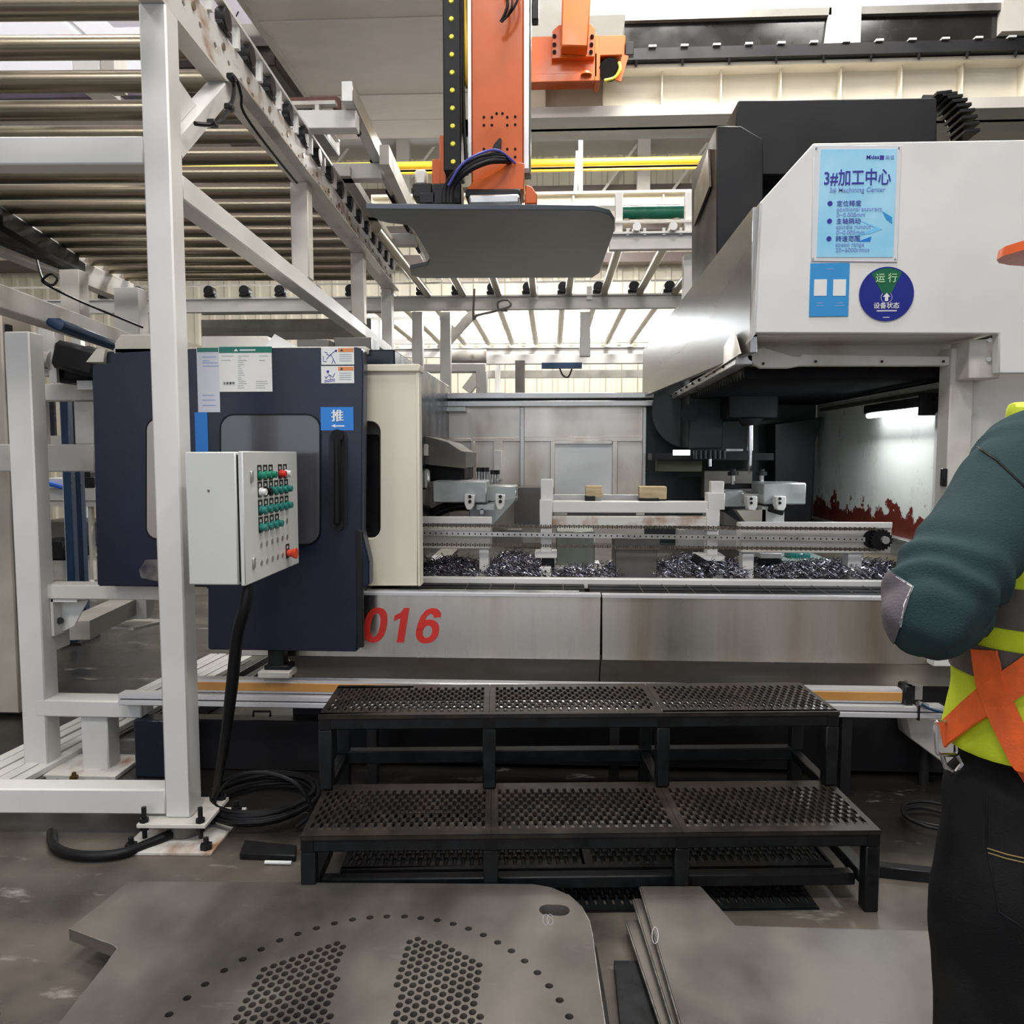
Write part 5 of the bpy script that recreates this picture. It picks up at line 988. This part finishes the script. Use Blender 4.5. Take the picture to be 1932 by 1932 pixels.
LABS = ['topmost plain steel plate of the stack at the lower right', 'second steel plate from the top of the stack at the lower right', 'third steel plate from the top of the stack at the lower right', 'bottom dark steel plate of the stack at the lower right']
outs = [((1208, 1672), (1322, 1672), (1388, 1746), (1772, 1757), (1900, 1757), (1900, 2080), (1330, 2080), (1285, 1932)),
        ((1195, 1695), (1330, 1695), (1395, 1765), (1900, 1775), (1900, 2080), (1318, 2080), (1270, 1932)),
        ((1181, 1735), (1330, 1735), (1400, 1785), (1900, 1795), (1900, 2080), (1300, 2080), (1247, 1932)),
        ((1158, 1812), (1400, 1812), (1900, 1812), (1900, 2080), (1195, 2080), (1170, 1932))]
for i, (po, zz) in enumerate(zip(outs, (.094, .070, .046, .022))):
    pl = [(atz(x, y, zz).x, atz(x, y, zz).y) for x, y in po]
    t = thing('stacked_plate', LABS[i], 'steel plate', (pl[0][0], pl[0][1], zz - .02), 0, 'stacked steel plates')
    part('plate', MB().prism(pl, 'z', zz - .0215, zz), PLATE if i < 3 else BLKST, t, .001)
    if i < 3: part('cut_edge', MB().tube([Vector((pl[k][0] - .001, pl[k][1], zz - .006)) for k in (7, 0)] if i == 0 else [Vector((pl[k][0] - .001, pl[k][1], zz - .006)) for k in (len(pl) - 1, 0)], .0028, 5), PLATEE, t)
    if i == 0: part('chalk_loop', MB().tube([Vector((*((atz(1240 + 6 * math.cos(a) - 4, 1765 + 16 * math.sin(a), zz)).xy), zz + .0005)) for a in [R(30 * k) for k in range(12)]], .0010, 4, True), PAPERL, t, label='white chalk loop')

# ------------------------------------------------------------------ cables and litter on the floor
def coil(name, label, cx, cy, rx, ry, n, r, seed, z0=.015):
    rnd = random.Random(seed); pts = []; c_ = atz(cx, cy, 0)
    for i in range(n * 20):
        a = 2 * math.pi * i / 20; k = 1 + .07 * math.sin(a * .31 + seed) + .03 * rnd.random()
        pts.append((c_.x + rx * k * math.cos(a), c_.y + ry * k * math.sin(a), z0 + r + .010 * (i / 20) + .012 * (1 + math.sin(a * .5 + seed))))
    return solo(name, MB().tube(pts, r, 8), BLACK, label, 'cable')
coil('coiled_cable', 'coil of black cable on the floor left of the steps', 498, 1530, .205, .20, 5, .009, 3)
solo('loose_cable', MB().tube(spline([atz(402, 1555, .02), atz(408, 1500, .12), atz(440, 1466, .20), atz(500, 1458, .22), atz(560, 1480, .18), atz(588, 1530, .08), atz(560, 1560, .02)]), .008, 8), BLACK, 'black cable arching up out of the coil left of the steps', 'cable')
solo('black_hose', MB().tube(spline([atz(98, 1570, .02), atz(105, 1600, .02), atz(150, 1614, .02), atz(220, 1612, .02), atz(280, 1592, .02), atz(330, 1570, .03), atz(395, 1545, .02)]), .018, 10), BLACK, 'thick black hose curving on the floor under the white floor beam', 'hose')
solo('flat_bar', MB().prism([atz(*p, .02).xy for p in ((452, 1612), (558, 1616), (560, 1596), (462, 1586))], 'z', 0, .024), BLKST, 'short black steel bar on the floor between the post and the steps', 'bar', .003)
solo('white_rod', MB().cyl(atz(500, 1627, .008), atz(550, 1628, .008), .007, 10), PAPER, 'short white rod on the floor beside the steps', 'rod')
solo('floor_bar', MB().beam(atz(1655, 1640, .02), atz(1800, 1655, .02), .04, .04), BLKST, 'dark steel bar on the floor right of the steps', 'bar', .003)
coil('dark_cable_loop', 'dark cable loop on the floor beside the person', 1760, 1560, .10, .10, 2, .007, 5)
# ------------------------------------------------------------------ person at the right edge, seen from behind
SKIN = mat('skin', (.46, .22, .15), .5, var=.06, scale=12)
JACKET = mat('teal_grey_jacket_cloth', (.026, .050, .054), .9, spec=.2, var=.18, scale=5, bump=.35, bscale=380)
PATCH = mat('grey_patch_cloth', (.14, .125, .14), .8, var=.15, scale=14, bump=.3, bscale=300)
VEST = mat('fluorescent_yellow_cloth', (.60, .72, .02), .65, var=.10, scale=10, bump=.2, bscale=300)
TAPE = mat('grey_brown_reflective_tape', (.115, .10, .085), .5, var=.2, scale=18)
JEANS = mat('black_denim', (.008, .008, .009), .9, spec=.15, scale=7, col2=(.022, .021, .020), lo=.45, hi=.8, bump=.3, bscale=350)
HAIR = mat('black_hair', (.012, .010, .010), .6)
person = thing('person', 'person in teal jacket, yellow vest and orange harness standing with back turned at right', 'person', (.80, 1.2, 0))
import mathutils.noise as mnoise
def union(name, mb, voxel, smooth, m, parent, fac=.5, fold=None):          # several overlapping shells fused into one continuous surface
    me = mb.mesh('t'); o = bpy.data.objects.new('t', me); COL.objects.link(o)
    a = o.modifiers.new('r', 'REMESH'); a.mode = 'VOXEL'; a.voxel_size = voxel
    if smooth: b = o.modifiers.new('s', 'SMOOTH'); b.factor = fac; b.iterations = smooth
    dg = bpy.context.evaluated_depsgraph_get(); out = bpy.data.meshes.new_from_object(o.evaluated_get(dg))
    bpy.data.objects.remove(o); bpy.data.meshes.remove(me)
    s = MB(); s.v = [tuple(v.co) for v in out.vertices]; s.f = [tuple(p.vertices) for p in out.polygons]
    if fold: s.v = [tuple(v.co + v.normal * fold(v.co)) for v in out.vertices]
    bpy.data.meshes.remove(out)
    ob = part(name, s, m, parent); return ob, s
def ring(c, rx, ry, rz=0, n=28, e=.85):
    o = []
    for k in range(n):
        a = 2 * math.pi * k / n; ca, sa = math.cos(a), math.sin(a)
        x = rx * abs(ca) ** e * (1 if ca > 0 else -1); y = ry * abs(sa) ** e * (1 if sa > 0 else -1)
        o.append((c[0] + x * math.cos(rz) - y * math.sin(rz), c[1] + x * math.sin(rz) + y * math.cos(rz), c[2]))
    return o
TX, TY, TR = .825, 1.225, R(10)
def torso(add, z0, z1, rows):
    return [ring((TX + dx, TY + dy, z), rx + add, ry + add, TR) for z, rx, ry, dx, dy in rows if z0 <= z <= z1]
ROWS = [(.90, .180, .120, 0, 0), (.98, .172, .115, 0, 0), (1.06, .165, .110, 0, 0), (1.16, .172, .115, 0, 0), (1.26, .185, .120, 0, .0), (1.36, .200, .120, 0, .0), (1.42, .190, .105, 0, 0), (1.465, .145, .085, 0, .0), (1.50, .085, .070, 0, .005), (1.54, .062, .062, -.005, .01)]
SH_L, EL_L, WR_L = Vector((.690, 1.175, 1.408)), Vector((.502, 1.055, 1.212)), Vector((.665, 1.285, 1.175))
SH_R, EL_R, WR_R = Vector((.985, 1.25, 1.400)), Vector((1.065, 1.16, 1.18)), Vector((.90, 1.38, 1.15))
def limb(mb, pts, rs, n=18):
    P_ = spline(pts, 6); k = len(pts) - 1
    rr2 = []
    for i in range(len(P_)):
        u = i / 6; j = min(int(u), k - 1); rr2.append(rs[j] + (rs[j + 1] - rs[j]) * (u - j))
    return mb.tube(P_, rr2, n)
def hand(mb, wr, d, pal):                                        # wrist, pointing direction, palm normal
    d = d.normalized(); s_ = d.cross(pal).normalized()
    mb.loft([[wr + d * t + s_ * (w_ * math.cos(a)) + pal * (h_ * math.sin(a)) for a in [R(30 * k) for k in range(12)]] for t, w_, h_ in ((-.01, .026, .020), (.03, .036, .017), (.07, .042, .015), (.095, .040, .012))])
    for i, (o, L0) in enumerate(((-.031, .068), (-.011, .078), (.010, .073), (.030, .058))):
        b0 = wr + d * .085 + s_ * o
        mb.tube([b0, b0 + d * L0 * .42 - pal * .006, b0 + d * L0 * .68 - pal * .030, b0 + d * L0 * .72 - pal * .055], [.0095, .0088, .0080, .0068], 8)
    b0 = wr + d * .03 - s_ * .032
    mb.tube([b0, b0 + d * .028 - s_ * .022 - pal * .012, b0 + d * .058 - s_ * .020 - pal * .030, b0 + d * .075 - s_ * .010 - pal * .042], [.013, .0115, .0098, .008], 8)
# head frame: face turned to the left and a little away
HC = Vector((.828, 1.222, 1.635)); fd = Vector((-.93, .36, 0)).normalized(); sd = Vector((fd.y, -fd.x, 0)); up = Vector((0, 0, 1))
def H(f, s, u): return HC + fd * f + sd * s + up * u
body = MB()
body.loft(torso(-.022, 0, 2, ROWS))
for S, E, W in ((SH_L, EL_L, WR_L), (SH_R, EL_R, WR_R)):
    limb(body, [S + Vector((.04 if S.x < .8 else -.04, 0, .0)), S.lerp(E, .5), E, E.lerp(W, .5), W], [.048, .045, .036, .034, .026])
hand(body, WR_L, (Vector((.79, 1.44, 1.14)) - WR_L), Vector((-.1, .1, 1)).normalized()); hand(body, WR_R, (Vector((.80, 1.47, 1.14)) - WR_R), Vector((.1, .1, 1)).normalized())
LEGS = [[Vector((.715, 1.205, .90)), Vector((.695, 1.20, .72)), Vector((.685, 1.20, .48)), Vector((.652, 1.215, .25)), Vector((.65, 1.225, .07))], [Vector((.885, 1.235, .90)), Vector((.905, 1.235, .72)), Vector((.915, 1.23, .48)), Vector((.92, 1.25, .25)), Vector((.925, 1.26, .07))]]
for lg in LEGS: limb(body, lg, [.085, .080, .055, .050, .040])
body.tube([Vector((TX, TY + .005, 1.48)), HC + Vector((.015, 0, -.06))], [.058, .056], 16)
body.loft([[H(f0 + rx * math.cos(a), ry * math.sin(a), u) for a in [R(18 * k) for k in range(20)]] for u, f0, rx, ry in ((-.115, .045, .030, .024), (-.10, .035, .056, .045), (-.06, .012, .085, .062), (-.01, 0, .096, .072), (.04, -.004, .100, .076), (.085, -.008, .090, .070), (.115, -.010, .060, .046), (.128, -.010, .02, .015))])
body.loft([[H(.09 + .5 * w_, s * w_ , u) for s in (-.55, -.2, .2, .55)] + [H(.075, s * w_, u) for s in (.5, -.5)] for u, w_ in ((.02, .012), (-.01, .026), (-.035, .036), (-.045, .018))])
for s in (-1, 1): body.loft([[H(-.005 + rx * math.cos(a), s * (.068 + off), -.008 + 1.5 * rx * math.sin(a)) for a in [R(30 * k) for k in range(12)]] for off, rx in ((0, .015), (.010, .021), (.016, .018))])
body.tube([H(.083, -.022, -.068), H(.093, 0, -.066), H(.083, .022, -.068)], [.006, .009, .006], 8)
body.tube([H(.080, -.020, -.078), H(.091, 0, -.080), H(.080, .020, -.078)], [.006, .010, .006], 8)
b_, _ = union('body', body, .0065, 3, SKIN, person)
for s in (-1, 1):
    e = part('eye', MB().loft([[H(.086 + .006 * math.sin(R(t)), s * .032 + .013 * math.cos(R(t)) * math.cos(a), .006 + .010 * math.cos(R(t)) * math.sin(a)) for a in [R(45 * k) for k in range(8)]] for t in (0, 30, 60, 85)]), PAPER, person)
    part('iris', MB().cyl(H(.0915, s * .032, .006), H(.0932, s * .032, .006), .0055, 10), INKK, e); part('eyebrow', MB().tube([H(.085, s * .018, .026), H(.088, s * .034, .031), H(.078, s * .050, .026)], [.004, .005, .003], 6), HAIR, person)
part('hair', MB().loft([[H(-.016 + rx * math.cos(a), ry * math.sin(a), u) for a in [R(18 * k) for k in range(20)]] for u, rx, ry in ((-.05, .076, .066), (0, .088, .078), (.05, .095, .081), (.09, .085, .074))]), HAIR, person)
cap = part('safety_helmet', MB().loft([[H(-.004 + rx * math.cos(a), ry * math.sin(a), u) for a in [R(15 * k) for k in range(24)]] for u, rx, ry in ((.068, .112, .094), (.10, .112, .094), (.14, .100, .084), (.17, .072, .060), (.185, .03, .026))]), mat('orange_helmet_plastic', (.80, .13, .03), .3, var=.05), person, label='orange safety helmet')
part('brim', MB().loft([[H(-.002 + rx * math.cos(a) + (.035 * max(0, math.cos(a)) ** 2), ry * math.sin(a), u) for a in [R(15 * k) for k in range(24)]] for u, rx, ry in ((.086, .118, .100), (.100, .116, .098))]), bpy.data.materials['orange_helmet_plastic'], cap)

# jacket: torso and both sleeves as one surface, with soft folds at elbow and armpit
jk = MB(); jk.loft(torso(.004, .93, 1.51, [(z, rx, ry, dx, dy) for z, rx, ry, dx, dy in ROWS]))
for S, E, W in ((SH_L, EL_L, WR_L), (SH_R, EL_R, WR_R)):
    inw = Vector((.05 if S.x < .8 else -.05, .01, .015))
    limb(jk, [S + inw, S, S.lerp(E, .5) + Vector((0, 0, .005)), E, E.lerp(W, .5), W], [.072, .076, .068, .060, .056, .042])
    for k, (u, rr_) in enumerate(((.72, .072), (.84, .069), (.94, .067))):
        c_ = S.lerp(E, u); ax = (E - S).normalized(); aa = ax.orthogonal().normalized(); bb2 = ax.cross(aa)
        jk.tube([c_ + (aa * math.cos(R(30 * q)) + bb2 * math.sin(R(30 * q))) * (rr_ - .010) + ax * .014 * math.sin(R(60 * q + 70 * k)) for q in range(12)], .0095, 6, True)
def jfold(p):
    h = mnoise.noise(p * 7.0) * .006 + mnoise.noise(p * 17.0) * .0025
    ax = (EL_L - SH_L); u = (p - SH_L).dot(ax) / ax.length_squared
    if -.1 < u < 1.35 and (p - SH_L.lerp(EL_L, min(max(u, 0), 1))).length < .13:
        k = math.exp(-((u - .92) / .30) ** 2) + .5 * math.exp(-((u - .08) / .16) ** 2)
        h += .0040 * k * math.sin(u * 36 + 5 * mnoise.noise(p * 11) + (p.z - p.y) * 25)
    return h
jko, jks = union('jacket', jk, .0068, 5, JACKET, person, fold=jfold)
# vest
vr = [(z, rx + .012, ry + .012, dx, dy) for z, rx, ry, dx, dy in ROWS if .97 <= z <= 1.30]
vr = [(.975, .212, .135, 0, 0)] + [(z, rx + .018, ry + .004, dx, dy) for z, rx, ry, dx, dy in vr[1:]] + [(1.29, .190, .128, 0, 0)]
vb = MB(); vb.loft([ring((TX + dx, TY + dy, z), rx, ry, TR, 36) for z, rx, ry, dx, dy in vr])
for s in (-1, 1):
    q0 = Vector((TX + s * .078 * math.cos(TR), TY + s * .078 * math.sin(TR), 0))
    vb.beam(q0 + Vector((0, -.118, 1.27)), q0 + Vector((0, -.085, 1.45)), .075, .03); vb.beam(q0 + Vector((0, .122, 1.27)), q0 + Vector((0, .085, 1.45)), .07, .03); vb.beam(q0 + Vector((-s * .0, -.095, 1.440)), q0 + Vector((-s * .01, .09, 1.475)), .07, .055)
vso, vss = union('safety_vest', vb, .0085, 4, VEST, person, fold=lambda p: mnoise.noise(Vector((p.x * 14, p.y * 14, p.z * 9))) * .006 + .003)
def bvh(*ms):
    v = []; f = []
    for s in ms: n = len(v); v += s.v; f += [tuple(n + i for i in p) for p in s.f]
    return BVHTree.FromPolygons(v, f)
def band(z0, z1, off, name, m):
    s = MB(); t_ = BVHTree.FromPolygons(vss.v, vss.f); n = 64; rows_ = []
    for z in [z0 + (z1 - z0) * k / 3 for k in range(4)]:
        r0 = []
        for k in range(n):
            a = 2 * math.pi * k / n; d = Vector((math.cos(a), math.sin(a), 0)); h = t_.ray_cast(Vector((TX, TY, z)) + d * .6, -d)
            p = h[0] if h[0] else Vector((TX, TY, z)) + d * .15
            r0.append(p + d * off)
        rows_.append(r0)
    for i in range(3): s.add([p for p in rows_[i]] + [p for p in rows_[i + 1]], [(k, (k + 1) % n, n + (k + 1) % n, n + k) for k in range(n)])
    return part(name, s, m, vso)
band(1.172, 1.232, .0025, 'reflective_band', TAPE); band(1.090, 1.140, .0025, 'reflective_band', TAPE)
# trousers
tr = MB(); tr.loft([ring((TX, TY, z), rx, ry, TR) for z, rx, ry in ((.80, .165, .115), (.86, .178, .122), (.93, .180, .122), (1.005, .176, .118))])
for lg in LEGS: limb(tr, [lg[0] + Vector((0, 0, .02))] + lg[1:], [.098, .100, .078, .070, .066])
tro, trs = union('jeans', tr, .0095, 4, JEANS, person, fold=lambda p: mnoise.noise(Vector((p.x * 9, p.y * 9, p.z * 6))) * .007 + mnoise.noise(p * 22) * .0025)
for lg in LEGS:
    a = lg[-1]; part('shoe', MB().loft([[(a.x + w_ * math.cos(t_), a.y + y_ + .0 * math.sin(t_), .002 + h_ * (1 + math.sin(t_)) / 2) for t_ in [R(30 * k) for k in range(12)]] for y_, w_, h_ in ((-.075, .022, .06), (-.05, .038, .085), (.02, .042, .095), (.08, .046, .07), (.15, .046, .05), (.18, .028, .035))]), BLACK, person)
# webbing, seams and patch laid onto the clothes
BV = bvh(jks, vss, trs)
def on_body(px, py, off=.003):
    d = ray(px, py).normalized(); h = BV.ray_cast(CAM, d)
    return (h[0] + h[1] * off, h[1]) if h[0] else None
def webbing(pxs, width, m, name, th=.004, parent=person):
    pts = []
    for i in range(len(pxs) - 1):
        for k in range(6): pts.append((pxs[i][0] + (pxs[i + 1][0] - pxs[i][0]) * k / 6, pxs[i][1] + (pxs[i + 1][1] - pxs[i][1]) * k / 6))
    pts.append(pxs[-1]); hs = [q for q in (on_body(*p, .0045) for p in pts) if q]
    s = MB(); vs = []
    for i, (p, n) in enumerate(hs):
        tg = (hs[min(i + 1, len(hs) - 1)][0] - hs[max(i - 1, 0)][0]).normalized(); sd_ = tg.cross(n).normalized() * width / 2
        vs += [p - sd_, p + sd_, p + sd_ + n * th, p - sd_ + n * th]
    fs = [(0, 1, 2, 3), tuple(4 * (len(hs) - 1) + k for k in (3, 2, 1, 0))]
    for i in range(len(hs) - 1):
        for k in range(4): fs.append((4 * i + k, 4 * i + (k + 1) % 4, 4 * i + 4 + (k + 1) % 4, 4 * i + 4 + k))
    return part(name, s.add(vs, fs), m, parent)
hn = webbing([(1786, 1388), (1830, 1350), (1880, 1310), (1932, 1272), (2000, 1225), (2060, 1190)], .040, ORANGER, 'harness_strap')
webbing([(1862, 1225), (1872, 1290), (1898, 1355), (1935, 1430), (1985, 1500), (2040, 1540)], .040, ORANGER, 'harness_strap')
def seam(pxs, r, m, name, parent=person, n=6):
    hs = []
    for i in range(len(pxs) - 1):
        for k in range(n):
            q = on_body(pxs[i][0] + (pxs[i + 1][0] - pxs[i][0]) * k / n, pxs[i][1] + (pxs[i + 1][1] - pxs[i][1]) * k / n, r * .4)
            if q: hs.append(q[0])
    if len(hs) > 2: return part(name, MB().tube(hs, r, 6), m, parent)
q = on_body(1786, 1388)
bp_ = q[0] if q else at(1786, 1388, 1.1)
ex, ey = _R, (_U * .97 + _F * .1).normalized()
bk = part('buckle', MB().tube([bp_ - _F * .012 + ex * a + ey * b for a, b in rr(-.020, -.026, .012, .024, .006, 3)], .0032, 6, True).tube([bp_ - _F * .012 + ex * a + ey * b for a, b in ((.012, -.026), (.018, -.040), (.006, -.052), (-.008, -.044), (-.012, -.026))], .0036, 6), CHROME, hn)
seam([(1808, 858), (1836, 838), (1880, 868), (1932, 918), (1990, 980)], .0016, BLACK, 'shoulder_seam', jko)
seam([(1692, 1088), (1722, 1108), (1707, 1140), (1697, 1190)], .0016, PAPER, 'piping', jko); seam([(1660, 1128), (1690, 1118), (1718, 1106)], .0013, PAPER, 'piping', jko)
bm = bmesh.new(); vv = [bm.verts.new(v) for v in jks.v]
for f in jks.f:
    try: bm.faces.new([vv[i] for i in f])
    except ValueError: pass
bmesh.ops.recalc_face_normals(bm, faces=bm.faces)
def cut(co, no): bmesh.ops.bisect_plane(bm, geom=bm.verts[:] + bm.edges[:] + bm.faces[:], plane_co=co, plane_no=no, clear_outer=True)
mid = lambda a, b, inside_: (lambda n: n if n.dot(ray(*inside_)) < 0 else -n)(ray(*a).cross(ray(*b)).normalized())
cut(CAM, mid((1694, 1086), (1724, 1108), (1690, 1150))); cut(CAM, mid((1724, 1108), (1692, 1204), (1670, 1150))); cut(EL_L + Vector((0, .045, 0)), Vector((0, 1, 0))); cut(EL_L + Vector((0, 0, -.09)), Vector((0, 0, -1)))
for v in bm.verts: v.normal_update()
for v in bm.verts: v.co += v.normal * .002
bm.verts.ensure_lookup_table(); bm.verts.index_update()
if len(bm.faces): part('elbow_patch', MB().add([v.co.copy() for v in bm.verts], [tuple(v.index for v in f.verts) for f in bm.faces]), PATCH, jko)
bm.free()
seam([(1862, 1600), (1900, 1612), (1945, 1622)], .0011, mat('ochre_thread', (.22, .16, .06), .7), 'pocket_stitch', tro); seam([(1862, 1608), (1900, 1620), (1945, 1630)], .0011, bpy.data.materials['ochre_thread'], 'pocket_stitch', tro); seam([(1862, 1500), (1862, 1600), (1885, 1720), (1945, 1760)], .0012, BLACK, 'pocket_edge', tro)
